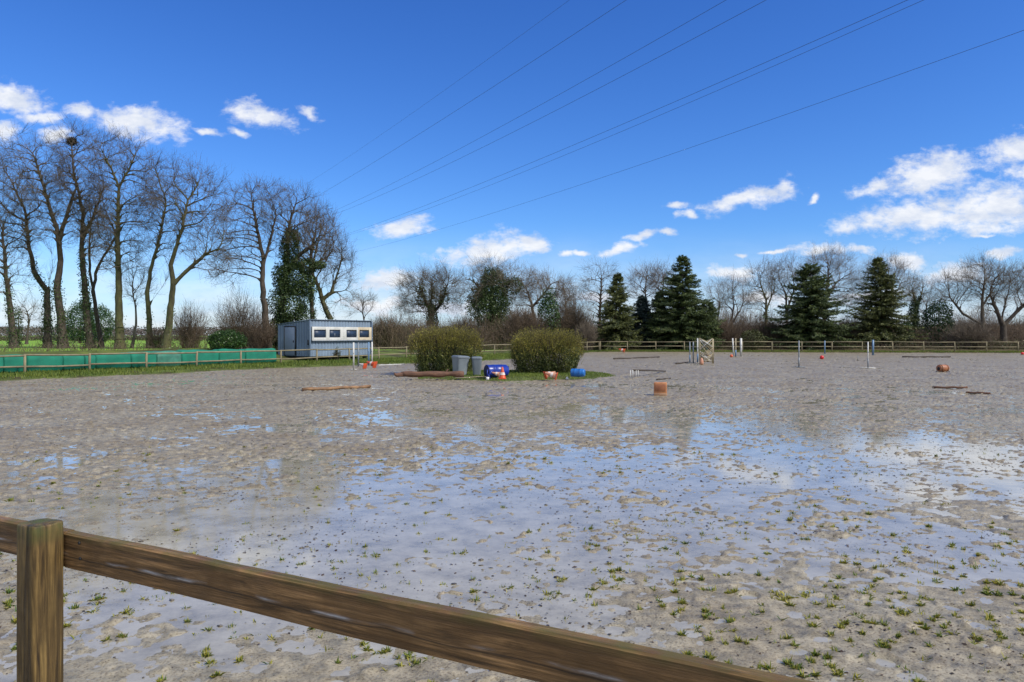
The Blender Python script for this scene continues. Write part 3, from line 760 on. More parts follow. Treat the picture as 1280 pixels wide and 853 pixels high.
# left row
bare_tree('bare_tree', 'bare tree at the left edge with a dark ivy-wrapped leaning trunk', GL, 50, [(18, 437), (14, 400), (8, 345), (4, 295)], [(2, 320, 34, 60), (10, 290, 30, 35)], .24, 420, ivy=1.5, ivy_up=5.5, seed=1)
bare_tree('bare_tree', 'bare tree second from left, thick limb bending left above its ivy', GL, 52, [[(60, 437), (59, 400), (57, 365), (44, 340), (36, 305), (30, 270)], [(57, 365), (64, 335), (66, 318)]], [(22, 262, 38, 62), (8, 235, 26, 40)], .26, 560, ivy=2.2, ivy_up=6.2, seed=2)
bare_tree('bare_tree', 'tall bare tree third from left with a wide dense crown', GL, 50, [[(79, 437), (76, 400), (72, 362), (71, 325), (69, 285), (58, 235), (50, 205)], [(71, 300), (84, 265), (92, 235)]], [(48, 225, 46, 55), (70, 250, 44, 60), (35, 195, 34, 28)], .30, 900, ivy=1.6, ivy_up=4.5, seed=3)
T4 = bare_tree('bare_tree', 'tall bare tree carrying a dark bird nest near its top', GL, 51, [[(114, 437), (109, 405), (106, 365), (103, 315), (100, 262), (96, 215), (93, 182)], [(103, 300), (118, 268), (128, 235)]], [(100, 225, 36, 58), (92, 185, 24, 28), (118, 270, 30, 50)], .27, 760, ivy=2.6, ivy_up=7.0, seed=4)
bare_tree('bare_tree', 'thin leaning bare tree between the nest tree and the tall forked one', GL, 53, [[(127, 437), (122, 405), (117, 365), (120, 335), (132, 312), (140, 295)], [(117, 370), (112, 340), (110, 300)]], [(128, 300, 26, 45), (118, 260, 20, 40)], .17, 340, seed=5)
bare_tree('bare_tree', 'tall straight bare tree forking into a broad fan at mid height', GL, 50, [[(150, 437), (149, 395), (148, 340), (147, 290), (148, 234), (140, 210), (130, 192)], [(148, 236), (160, 214), (168, 196)]], [(150, 205, 44, 34), (158, 245, 40, 50), (150, 290, 42, 60)], .30, 950, bark='bark_moss', ivy=.5, ivy_up=2.0, seed=6)
bare_tree('bare_tree', 'small crooked bare tree beside the straight forked one', GL, 51, [(165, 437), (170, 405), (171, 385), (166, 365)], [(168, 355, 20, 30)], .10, 200, step=.28, seed=7, bark='bark_pale')
bare_tree('bare_tree', 'slender bare tree with a mossy yellow-green wavy trunk', GL, 50, [[(187, 437), (185, 400), (184, 365), (187, 340), (196, 308), (204, 275), (207, 250)], [(189, 385), (202, 360), (210, 345)]], [(200, 250, 26, 52), (210, 290, 24, 50)], .20, 560, bark='bark_moss', ivy=.4, ivy_up=3, seed=8)
bare_tree('bare_tree', 'spreading bare tree leaning right over the brown bushes', GL, 49, [[(207, 437), (212, 400), (218, 356), (213, 331), (222, 306), (231, 285), (235, 250)], [(218, 354), (236, 335), (255, 318), (275, 312)]], [(236, 255, 42, 48), (262, 275, 30, 45), (262, 320, 30, 28)], .27, 900, bark='bark_moss', ivy=.6, ivy_up=3, seed=9)
bare_tree('bare_tree', 'tall dark-trunked bare tree left of the great ivy column', GL, 54, [[(335, 434), (331, 395), (329, 358), (328, 318), (322, 285), (315, 255)], [(329, 330), (338, 300), (345, 270)]], [(312, 285, 42, 52), (325, 262, 30, 34), (290, 330, 26, 30)], .30, 1000, seed=10)
bare_tree('ivy_tree', 'tree smothered in a tall dark green column of ivy behind the shed', None, 55, [[(352, 434), (352, 390), (356, 350), (360, 310), (362, 280)], [(356, 345), (372, 320), (385, 310)]], [(365, 275, 38, 38), (385, 300, 32, 36)], .36, 620, ivy=3, ivy_up=9.5, seed=11,
          extra=[(354, 414, 16, 28, 4200), (360, 378, 21, 28, 5200), (366, 346, 19, 24, 4000), (362, 312, 12, 27, 2600), (384, 333, 13, 9, 1300), (398, 332, 9, 5, 600), (384, 358, 11, 15, 1300), (376, 396, 9, 16, 1100), (346, 345, 6, 14, 500), (370, 298, 5, 12, 400)])
bare_tree('bare_tree', 'slim ivy-clad bare tree rising behind the shed roof', None, 58, [(392, 434), (391, 397), (389, 360), (388, 330)], [(395, 300, 32, 44)], .22, 320, ivy=4, ivy_up=5.5, seed=12)
bare_tree('bare_tree', 'crooked bare tree bending left behind the right half of the shed', None, 58, [[(420, 434), (412, 397), (403, 375), (397, 358), (391, 345)], [(403, 372), (414, 366), (416, 355)]], [(412, 330, 30, 44), (425, 350, 17, 32), (398, 300, 24, 34)], .28, 620, bark='bark_moss', ivy=1.4, ivy_up=4, seed=13)
bare_tree('bare_tree', 'small lone round bare tree far beyond the shed', None, 110, [(455, 425), (455, 405), (453, 388)], [(453, 383, 17, 15)], .18, 240, step=.55, seed=14)
bare_tree('bare_tree', 'distant bare tree on the pasture edge at far left', None, 130, [(33, 424), (34, 405), (33, 395)], [(33, 393, 16, 14)], .22, 220, step=.7, seed=31)
# nest
nb = MB(); nrng = np.random.default_rng(8); ctr = at(90, 177, 51)
P_ = nrng.normal(size=(260, 3)); P_ /= np.linalg.norm(P_, axis=1, keepdims=True); P_ *= np.array([.27, .27, .22]); Dn = nrng.normal(size=(260, 3)); Dn[:, 2] *= .4; Dn /= np.linalg.norm(Dn, axis=1, keepdims=True)
V, Q = prisms(P_-Dn*.17, P_+Dn*.17, np.full(260, .012), np.full(260, .012), 4)
nb.lathe([(0.0, -.2), (.16, -.17), (.25, 0), (.24, .1), (.15, .02), (0, -.02)], 14)
V2 = np.vstack([V]+[nb.v[0]]); fq = [Q]+[np.array(f)+len(V) for f in nb.f.values()]
o = mesh_obj('bird_nest', V2, fq, M['nest']); o.location = ctr; tag(o, 'dark stick nest high in the left tree row', 'nest')

# bushes at left
stems_bush('brown_bush', 'brown bare bush left of the dark laurel', 'bush', 238, 437, 378, 22, 51, 120, 'twig_red', 1)
stems_bush('brown_bush', 'tall loose bare bush behind the laurel', 'bush', 300, 436, 368, 34, 56, 170, 'twig_red', 2, leaves='brush', nl=900)
stems_bush('brown_bush', 'low scrubby bush at the foot of the slender mossy tree', 'bush', 198, 438, 412, 16, 50, 60, 'twig', 3)
stems_bush('brown_bush', 'tangle of bare stems left of the shed', 'bush', 325, 437, 392, 20, 53, 120, 'twig_red', 4, leaves='brush', nl=700)
leafy_mass('laurel_bush', 'low dark green laurel behind the green sheeting', 'bush', 283, 437, 414, 22, 48.5, 8000, 'laurel', .085, 1)
leafy_mass('laurel_bush', 'tiny ivy bush beside the ivy-wrapped tree at far left', 'bush', 23, 437, 385, 5, 51, 500, 'ivy', .11, 2)
leafy_mass('evergreen_tree', 'dark evergreen across the pasture seen between trunks, the left one', 'tree', 100, 424, 380, 18, 150, 7000, 'laurel', .25, 3)
leafy_mass('evergreen_tree', 'dark evergreen across the pasture seen between trunks, the right one', 'tree', 126, 424, 383, 15, 155, 6000, 'laurel', .25, 4)

# middle and right
GR = 'bare trees beyond the back fence'
bare_tree('bare_tree', 'round-headed bare tree with ivied fan of limbs above the left bush', GR, 92, [[(540, 430), (540, 408), (538, 390), (530, 372), (524, 355)], [(540, 398), (552, 378), (558, 358)], [(539, 392), (540, 365), (540, 350)]], [(535, 366, 34, 28), (513, 382, 13, 16), (552, 358, 20, 18)], .42, 900, step=.5, ivy=2.2, ivy_up=7.5, seed=15, twr=.85, tw=2.6, twl=1.3,
          extra=[(540, 402, 8, 20, 1500), (527, 372, 6, 16, 500), (555, 372, 7, 14, 500), (541, 375, 6, 18, 600)])
bare_tree('ivy_tree', 'stout leaning tree heavily hung with ivy and bare twigs on top', GR, 90, [[(622, 430), (618, 400), (614, 370), (616, 348)], [(616, 375), (600, 362), (592, 352)], [(616, 365), (634, 355), (646, 350)]], [(615, 350, 34, 22), (590, 365, 26, 24), (640, 355, 22, 16)], .5, 750, step=.5, ivy=3, ivy_up=10, seed=16, twig='twig_pale', twr=.8, tw=1.9, twl=1.2,
          extra=[(617, 366, 20, 28, 5500), (612, 385, 26, 26, 5200), (622, 412, 14, 26, 2600), (598, 372, 12, 14, 1200), (642, 358, 12, 10, 900), (615, 347, 14, 12, 1300), (603, 400, 10, 22, 900)])
bare_tree('bare_tree', 'pale wide-crowned bare tree between the ivy tree and the green ivy bush', GR, 96, [[(668, 430), (668, 400), (664, 378), (658, 362)], [(668, 385), (680, 368), (688, 356)]], [(668, 366, 30, 24), (690, 366, 24, 22), (648, 372, 14, 18)], .32, 800, step=.5, twig='twig_pale', bark='bark_pale', seed=17, tw=2.0, twl=1.2)
bare_tree('bare_tree', 'pale low bare tree right of the green ivy bush', GR, 99, [(704, 430), (706, 405), (708, 390)], [(706, 375, 20, 22)], .22, 380, step=.5, twig='twig_pale', bark='bark_pale', seed=18)
leafy_mass('ivy_bush', 'upright bright ivy bush beside the reddish round bush', 'bush', 686, 430, 366, 14, 88, 3800, 'laurel', .20, 5)
stems_bush('russet_bush', 'rounded reddish-brown bush between the ivy tree and ivy bush', 'bush', 655, 430, 388, 25, 87, 420, 'twig_red', 5, r=.016, leaves='brush', nl=2500)
stems_bush('grey_bush', 'greyish brown tangled bush right of the ivy bush', 'bush', 712, 430, 376, 26, 90, 380, 'twig', 6, r=.016, leaves='brush', nl=1800)
bare_tree('bare_tree', 'fine-twigged bare tree behind the left spruce', GR, 95, [(750, 430), (750, 395), (751, 365), (752, 345)], [(750, 360, 25, 32), (738, 375, 14, 20)], .26, 560, step=.5, seed=19, twr=.8)
conifer('dark spruce, leftmost of the spruces, with drooping boughs', 769, 432, 342, 31, 86, 'spruce_warm', seed=1, bare=.09, ex=.92, lean=.3)
conifer('small bluish spruce nestled between two taller spruces', 803, 432, 370, 22, 89, 'spruce_blue', 2)
conifer('tallest spruce, broad and dark, near the lattice jump', 853, 432, 320, 38, 86, seed=3, dens=1.15)
conifer('lower spruce hugging the left side of the tallest spruce', 824, 432, 366, 20, 88, seed=4)
conifer('low spreading spruce at the right foot of the tallest spruce', 884, 432, 378, 18, 87, seed=5, ex=.5)
for i, a_ in enumerate([
    ('rusty-twigged bare tree behind the small blue spruce', 98, [(806, 430), (806, 395), (806, 365)], [(806, 358, 22, 22)], .25, 460, 'twig_red', 'bark'),
    ('bare tree showing above the left shoulder of the tallest spruce', 99, [(828, 430), (828, 395), (829, 362)], [(828, 354, 20, 20)], .25, 420, 'twig_red', 'bark'),
    ('slim pale bare tree just right of the tallest spruce', 95, [(897, 430), (897, 400), (898, 380)], [(897, 376, 13, 22)], .17, 260, 'twig_pale', 'bark_pale'),
    ('dark-stemmed bare tree right of the slim pale one', 92, [[(915, 431), (914, 400), (916, 385)], [(914, 405), (924, 388)]], [(917, 372, 19, 22)], .20, 420, 'twig', 'bark'),
    ('tall bare tree with ivied foot left of the second tall spruce', 93, [[(959, 431), (958, 400), (957, 375), (952, 355)], [(958, 385), (968, 365)]], [(955, 358, 22, 28), (943, 375, 12, 18)], .26, 560, 'twig', 'bark_moss'),
    ('bare tree close behind the left flank of the rounded spruce', 96, [[(984, 431), (984, 400), (982, 370)], [(984, 390), (992, 365)]], [(983, 352, 20, 28)], .26, 520, 'twig', 'bark'),
    ('large pale bare tree crowning above the rounded spruce', 97, [[(1030, 431), (1030, 400), (1032, 365), (1034, 345)], [(1031, 375), (1046, 355)]], [(1034, 346, 32, 32), (1055, 362, 20, 26)], .36, 1000, 'twig_pale', 'bark'),
    ('bare tree wrapped behind the narrow-topped spruce', 96, [(1108, 431), (1108, 400), (1108, 370)], [(1105, 352, 32, 26), (1125, 362, 18, 22)], .28, 700, 'twig_pale', 'bark_pale'),
    ('pale bare tree with wide arched crown near the right edge', 88, [[(1228, 433), (1228, 400), (1229, 370), (1228, 350)], [(1228, 405), (1205, 392), (1190, 372)], [(1229, 380), (1240, 362)]], [(1228, 348, 28, 22), (1196, 365, 26, 18), (1245, 358, 18, 20)], .30, 1000, 'twig', 'bark_pale'),
    ('dark-trunked spreading bare tree at the right edge', 84, [[(1254, 433), (1254, 408), (1246, 392), (1240, 370)], [(1254, 408), (1266, 394), (1280, 378)], [(1252, 402), (1256, 380)]], [(1252, 362, 26, 26), (1280, 362, 24, 28), (1236, 380, 14, 16)], .42, 900, 'twig', 'bark'),
    ('bare tree filling the gap behind the ivied trunk on the right', 99, [(1160, 431), (1160, 405), (1158, 388)], [(1160, 384, 20, 18)], .2, 280, 'twig_pale', 'bark'),
    ('far bare tree just beyond the right edge', 95, [(1315, 431), (1315, 400), (1312, 370)], [(1312, 355, 30, 28)], .3, 500, 'twig', 'bark'),
    ]):
    bare_tree('bare_tree', a_[0], GR, a_[1], a_[2], a_[3], a_[4], a_[5], step=.5, twig=a_[6], bark=a_[7], seed=40+i, twr=.85, tw=1.9, twl=1.15,
              ivy=(2.0 if 'ivied foot' in a_[0] else 0), ivy_up=4)
bare_tree('ivy_tree', 'slim tree with ivy up its trunk and broken bare limbs', GR, 90, [[(1143, 432), (1143, 405), (1144, 380), (1142, 362)], [(1144, 385), (1152, 368), (1155, 360)]], [(1146, 366, 18, 18)], .26, 220, step=.5, ivy=3.5, ivy_up=6, seed=60, bark='bark_moss',
          extra=[(1142, 408, 9, 26, 1600), (1143, 385, 5, 14, 500)])
conifer('rounded spruce with a full skirt in the middle of the right side', 1013, 433, 331, 41, 86, seed=6, dens=1.25, ex=.62)
conifer('narrow-topped spruce with ragged right side', 1103, 433, 323, 36, 87, 'spruce_warm', seed=7, dens=1.0, ex=.72, lean=-.5, bare=.11)
leafy_mass('evergreen_tree', 'small round-topped evergreen between the ivied trunk and right trees', 'tree', 1173, 432, 378, 19, 90, 4200, 'laurel', .20, 6)

# scrub masses behind the back fence
def thicket(name, label, segs, n, hlo, hhi, mat, leaf, nl, seed):
    rng = np.random.default_rng(seed); S0, S1, A = [], [], []
    u = rng.random(n); X = segs[0]+(segs[1]-segs[0])*u
    Yc = np.interp(X, [-12, 9.4, 52, 80], [72, 86, 81, 79])+rng.uniform(segs[2], segs[3], n)
    ht = (hlo+(hhi-hlo)*fbm(X*.22, Yc*.15, 3, seed)**1.2*1.6)*rng.uniform(.5, 1.05, n)
    c = np.stack([X, Yc, terr(X, Yc)-.05], 1); d = rng.normal(size=(n, 3))*.28; d[:, 2] = 1
    prev = c; L_ = ht/4; pts = []
    for s in range(4):
        d = d+rng.normal(size=(n, 3))*.16; d[:, 2] = np.abs(d[:, 2]); d /= np.linalg.norm(d, axis=1, keepdims=True)
        nx_ = prev+d*L_[:, None]; S0.append(prev); S1.append(nx_); A.append(np.full(n, .017*(1-s*.2)))
        for r_ in range(2):
            e = nx_+(d+rng.normal(size=(n, 3))*.6)*L_[:, None]*.7; S0.append(nx_); S1.append(e); A.append(np.full(n, .009)); pts.append(e)
        prev = nx_
    V, Q = prisms(np.vstack(S0), np.vstack(S1), np.concatenate(A), np.concatenate(A)*.7, 3)
    E = np.vstack(pts); k = rng.integers(0, len(E), nl); E = E[k]+rng.normal(size=(nl, 3))*.25
    E[:, 2] -= rng.random(nl)*1.0; E = E[E[:, 2] > .1]
    o = mesh_obj(name, V, [Q], M[mat]); V2, Q2 = leaf_quads(E, .16, .6, rng=rng)
    o2 = mesh_obj('dead_foliage', V2, [Q2], M[leaf], o)
    tag(o, label, 'thicket', kind='stuff'); return o
thicket('brown_thicket', 'brown leafless undergrowth filling the band behind the back fence', (-14, 82, 4, 30), 15000, 1.2, 4.3, 'twig_red', 'brush', 40000, 301)
thicket('bramble_bank', 'green and yellowish brambles along the foot of the back fence', (-9, 80, .8, 3.5), 3500, .3, 1.25, 'twig', 'bramble', 26000, 302)

for i, a_ in enumerate([('russet bush left of the clipped bushes beyond the fence', 482, 398, 22, 80, 'twig_red', 260), ('low tangled bush between round-headed and ivy trees', 580, 396, 18, 84, 'twig', 220),
        ('tawny bush at the foot of the left spruce', 733, 400, 14, 82, 'twig_pale', 160), ('tawny scrub bush right of the tallest spruce', 905, 402, 20, 88, 'twig_red', 240),
        ('dark scrub bush left of the rounded spruce', 962, 404, 18, 88, 'twig', 220), ('russet scrub bush between the two right spruces', 1060, 400, 20, 88, 'twig_red', 240),
        ('pale scrub bush in front of the arched-crown tree', 1212, 404, 24, 84, 'twig_pale', 260)]):
    stems_bush('scrub_bush', a_[0], 'bush', a_[1], 431, a_[2], a_[3], a_[4], a_[6], a_[5], 60+i, r=.015, leaves='brush', nl=1200)
leafy_mass('green_bush', 'low green bush beyond the fence left of the russet one', 'bush', 502, 432, 408, 12, 84, 2200, 'bramble', .14, 21)
leafy_mass('green_bush', 'low olive bush beyond the fence between trio of stands and metal stand', 'bush', 940, 434, 413, 16, 84, 2600, 'bramble', .14, 22)
leafy_mass('green_bush', 'dark evergreen bush tucked right of the narrow-topped spruce', 'bush', 1132, 434, 402, 10, 88, 2200, 'laurel', .14, 23)
# distant hedges and wooded rise
def wood_band(name, label, X0, X1, Y0, Y1, n, h, mat, size, seed, kind='stuff'):
    rng = np.random.default_rng(seed); X = rng.uniform(X0, X1, n); Y = rng.uniform(Y0, Y1, n)
    top = h*(.55+.6*fbm(X*(3.0/h), Y*.01, 4, seed)); Z = terr(X, Y)+top*rng.random(n)**.6
    V, Q = leaf_quads(np.stack([X, Y, Z], 1), size, .75, rng=rng)
    return tag(mesh_obj(name, V, [Q], M[mat]), label, 'woodland', kind=kind)
M['far_wood'] = leafmat('far_wood', (.13, .105, .085), (.06, .055, .05), .9, .08, .05)
M['far_hedge'] = leafmat('far_hedge', (.10, .08, .05), (.035, .035, .022), .9, .15, .05)
wood_band('far_woodland', 'grey-brown distant woodland along the horizon', -420, 480, 420, 520, 110000, 7.5, 'far_wood', .8, 401)
wood_band('field_hedgerow', 'dark brown hedgerow at the far side of the green pasture', -230, -20, 200, 212, 34000, 1.25, 'far_hedge', .28, 402)
wood_band('field_hedgerow', 'brown hedge line behind the shed and left of the back fence', -36, 2, 104, 112, 7000, 2.2, 'brush', .30, 403)
# bare undergrowth along the left tree row
rng = np.random.default_rng(77); n = 2600; t = rng.uniform(-.9, 2.2, n); dl = rng.uniform(5.5, 11, n)
X = P0L[0]+DL[0]*t*14.32-NL[0]*dl; Y = P0L[1]+DL[1]*t*14.32-NL[1]*dl; c = np.stack([X, Y, terr(X, Y)-.03], 1)
d = rng.normal(size=(n, 3))*.5; d[:, 2] = 1; l_ = (rng.uniform(.15, .8, n)*(.4+fbm(X*.3, Y*.3, 2, 7)))[:, None]
m1 = c+d*l_*.5; e1 = m1+(d+rng.normal(size=(n, 3))*.5)*l_*.5
V, Q = prisms(np.vstack([c, m1]), np.vstack([m1, e1]), np.full(2*n, .010), np.full(2*n, .005), 3)
tag(mesh_obj('undergrowth', V, [Q], M['twig']), 'sparse bare stems between the trunks of the left row', 'undergrowth', kind='stuff')

# ------------------------------------------------------------------ rail fences
def fence(name, label, pts_t, pos, htop, rr_=.045, pr=.055):
    root = empty(name, (*pos(pts_t[0]), 0)); tag(root, label, 'fence'); O = np.array([*pos(pts_t[0]), 0])
    rg = np.random.default_rng(len(label)); tops = []
    for t in pts_t:
        x, y = pos(t); zt = htop(t); zb = max(terr1(x, y), -.05)
        mb = MB(); ln = rg.normal(size=2)*.02
        mb.tube([(x, y, zb-.25), (x+ln[0], y+ln[1], zt+.03)]-O, [pr*1.05, pr], 9)
        mb.build('post', M['old_rail'], root); tops.append((x+ln[0], y+ln[1], zt))
    tops = np.array(tops)
    for k in range(len(tops)-1):
        for dz in (-.03, -.52):
            a, b = tops[k]-O, tops[k+1]-O; a = a+[0, 0, dz+rg.normal()*.015]; b = b+[0, 0, dz+rg.normal()*.015]
            a = a+(a-b)*.012
            mid = (a+b)/2+[0, 0, rg.normal()*.012-.01]
            mb = MB(); mb.tube([a, mid, b], [rr_, rr_*.95, rr_*.9], 8); mb.build('rail', M['old_rail'], root)
    return root
posL = lambda t: tuple(P0L+DL*14.32*t)
hl = lambda t: float(np.interp(t, [-2, 0, 1, 2, 3, 4], [.94, .94, .90, .98, 1.0, 1.13]))
fence('rail_fence', 'weathered two-rail fence in front of green sheeting and shed', [round(-.8+.2*i, 3) for i in range(25)], posL, hl)
LB = np.linalg.norm(BACK_END-CORNER)
posB = lambda s: tuple(CORNER+DB*s)
fence('rail_fence', 'far two-rail fence along the back under the spruces', [.12]+[3.0*i for i in range(1, 27)], posB, lambda s: 1.14)

# foreground fence
def front_fence():
    A = np.array([-1.568, 2.658]); D = np.array([.878, -.478]); Nn = np.array([-.478, -.878])
    root = empty('timber_fence', (-1.626, 2.62, 0)); tag(root, 'close dark timber fence with round post and plank rail across the corner', 'fence')
    O = np.array([-1.626, 2.62])
    def post(c, h, seed):
        rg = np.random.default_rng(seed); n = 144; V = []; zs = list(np.linspace(-.3, h-.03, 44))+[h-.006, h-.002, h-.0006, h]
        rs = [.0555]*44+[.0549, .0535, .050, 0.0]
        fl = math.atan2(-2.59, 1.605)
        for z, r in zip(zs, rs):
            for k in range(n):
                an = 2*math.pi*k/n
                al = an-math.atan2(D[1], D[0]); f = (abs(math.cos(al))**6.5+abs(math.sin(al))**6.5)**(-1/6.5)*(1+.004*math.sin(z*9+an*2)+.004*math.sin(7*an+z*3))
                dd = (an-(fl+.42)+math.pi) % (2*math.pi)-math.pi; f -= .035*math.exp(-(dd/.035)**2)*(.4+.6*math.sin(z*5)**2)  # drying crack
                dd = (an-(fl-.62)+math.pi) % (2*math.pi)-math.pi; f -= .02*math.exp(-(dd/.035)**2)
                V.append((c[0]+r*f*math.cos(an), c[1]+r*f*math.sin(an), z+(.0015*math.sin(an*3)*(r > 0) if r < .055 else 0)))
        fs = [(i*n+k, i*n+(k+1) % n, (i+1)*n+(k+1) % n, (i+1)*n+k) for i in range(len(zs)-1) for k in range(n)]
        return mesh_obj('post', V, [np.array(fs)], M['post_wood'], root, True)
    post((0, 0), 1.185, 1)
    for s, sd in ((-2.7, 2), (2.7, 3)): post(tuple(D*s), 1.185, sd)
    def rail(s0, s1, zc, seed):
        n = int((s1-s0)/.02); w, t = .061, .021; V = []
        ring = [(-t, -w+.006), (-t+.005, -w), (t-.005, -w), (t, -w+.006)]+[(t, z) for z in np.linspace(-w+.012, w-.012, 9)]+[(t, w-.006), (t-.006, w), (-t+.006, w), (-t, w-.006)]+[(-t, z) for z in np.linspace(w-.012, -w+.012, 9)]
        m_ = len(ring)
        for i in range(n+1):
            x = s0+(s1-s0)*i/n; wob = .0015*math.sin(x*5+seed); chip = .0015*max(0, float(fbm(np.array([x*3.]), np.array([seed*1.]), 3, 4)[0])-.62)*6
            for y, z in ring:
                zz = z+wob-(chip if z > w-.007 else 0)
                V.append((x, y+.001*math.sin(x*11+z*40), zz))
        fs = [(i*m_+k, i*m_+(k+1) % m_, (i+1)*m_+(k+1) % m_, (i+1)*m_+k) for i in range(n) for k in range(m_)]
        fs2 = [tuple(range(m_))[::-1], tuple(n*m_+k for k in range(m_))]
        o = mesh_obj('rail', V, [np.array(fs), np.array(fs2)], M['rail_wood'], root, False)
        for p_ in o.data.polygons: p_.use_smooth = False
        # the rail's near face runs through A; local y of near face = -t
        c = A-Nn*.021-O
        o.location = (c[0], c[1], zc); o.rotation_euler = (0, 0, math.atan2(D[1], D[0])); return o
    rail(-2.72, .0, 1.079, 1); rail(.003, 2.78, 1.079, 5)
    rail(-2.72, .0, .42, 9); rail(.003, 2.78, .42, 12)
    for sx_, z_ in ((.045, 1.115), (.05, 1.062)):
        mb = MB(); mb.lathe([(.0055, -.002), (.0055, .0015), (.003, .003), (.001, .003)], 12)
        o = mb.build('nail_head', M['dark'], root); q_ = A-np.array([-1.626, 2.62])+D*(-.033+sx_+.08)+Nn*.0015
        o.location = (q_[0], q_[1], z_); o.rotation_euler = Vector((Nn[0], Nn[1], 0)).to_track_quat('Z', 'Y').to_euler()
    return root
front_fence()

# ------------------------------------------------------------------ green sheeting behind the left fence
edges = [-90, -45, 0, 29, 74, 101, 115, 159, 191, 222, 269, 302, 341]
lab = ['first full-width green sheet bale at far left', 'green sheet bale second from left', 'green sheet bale beneath the nest tree', 'narrow darker green sheet bale left of a fence post',
       'green sheet bale with a straight pale top', 'green sheet bale left of the worn one', 'worn streaky grey-green sheet bale', 'green sheet bale right of the worn one',
       'green sheet bale in front of the laurel', 'green sheet bale nearest the shed, taller and bulging']
def on_line(px, dl):                     # point at a photo column, dl metres outside the left fence
    k = (px-640)/F; B = P0L-NL*dl
    s = (k*B[1]-B[0])/(DL[0]-k*DL[1]); return B+DL*s
names = ['green sheet bale outside the left edge', 'green sheet bale cut by the left edge of the view']+lab
for i in range(len(edges)-1):
    a = on_line(edges[i]+.5, 1.0); b = on_line(edges[i+1]-.5, 1.0); c = (a+b)/2; L_ = np.linalg.norm(b-a); z0 = terr1(*c)
    px = (edges[i]+edges[i+1])/2; yt = np.interp(px, [0, 112, 222, 300, 341], [444.5, 443, 438.5, 437.0, 434.5])-random.uniform(-.6, .9); zt = at(px, yt, c[1])[2]
    z0 = max(z0, .02); hh_ = zt-z0; rg = np.random.default_rng(i)
    ns, nr = 26, 20; V = []
    for u in range(ns+1):
        x = (u/ns-.5)*L_; tp = 1-.10*abs(2*u/ns-1)**8
        for k in range(nr):
            an = 2*math.pi*k/nr; cx, cz = math.cos(an), math.sin(an); m_ = (abs(cx)**9+abs(cz)**9)**(-1/9)
            wr = 1+.035*math.sin(x*4.3+an*3+i)+.03*float(vnoise(np.array([x*3.+i]), np.array([an*2.]), 7)[0])
            V.append((x, cx*m_*.40*tp*wr, z0+hh_*.5+cz*m_*hh_*.5*tp*(1+.04*math.sin(x*2.1+i))*(wr if cz > 0 else 1)))
    fs = [(u*nr+k, u*nr+(k+1) % nr, (u+1)*nr+(k+1) % nr, (u+1)*nr+k) for u in range(ns) for k in range(nr)]
    o = mesh_obj('green_sheeting', V, [np.array(fs), np.array([tuple(range(nr))[::-1], tuple(ns*nr+k for k in range(nr))])], M['green_worn'] if 'worn streaky' in names[i] else M['green_sheet'], None, True)
    o.location = (c[0], c[1], 0); o.rotation_euler = (0, 0, math.atan2(DL[1], DL[0]))
    tag(o, names[i], 'plastic sheeting', 'green sheet-wrapped bales behind the fence')

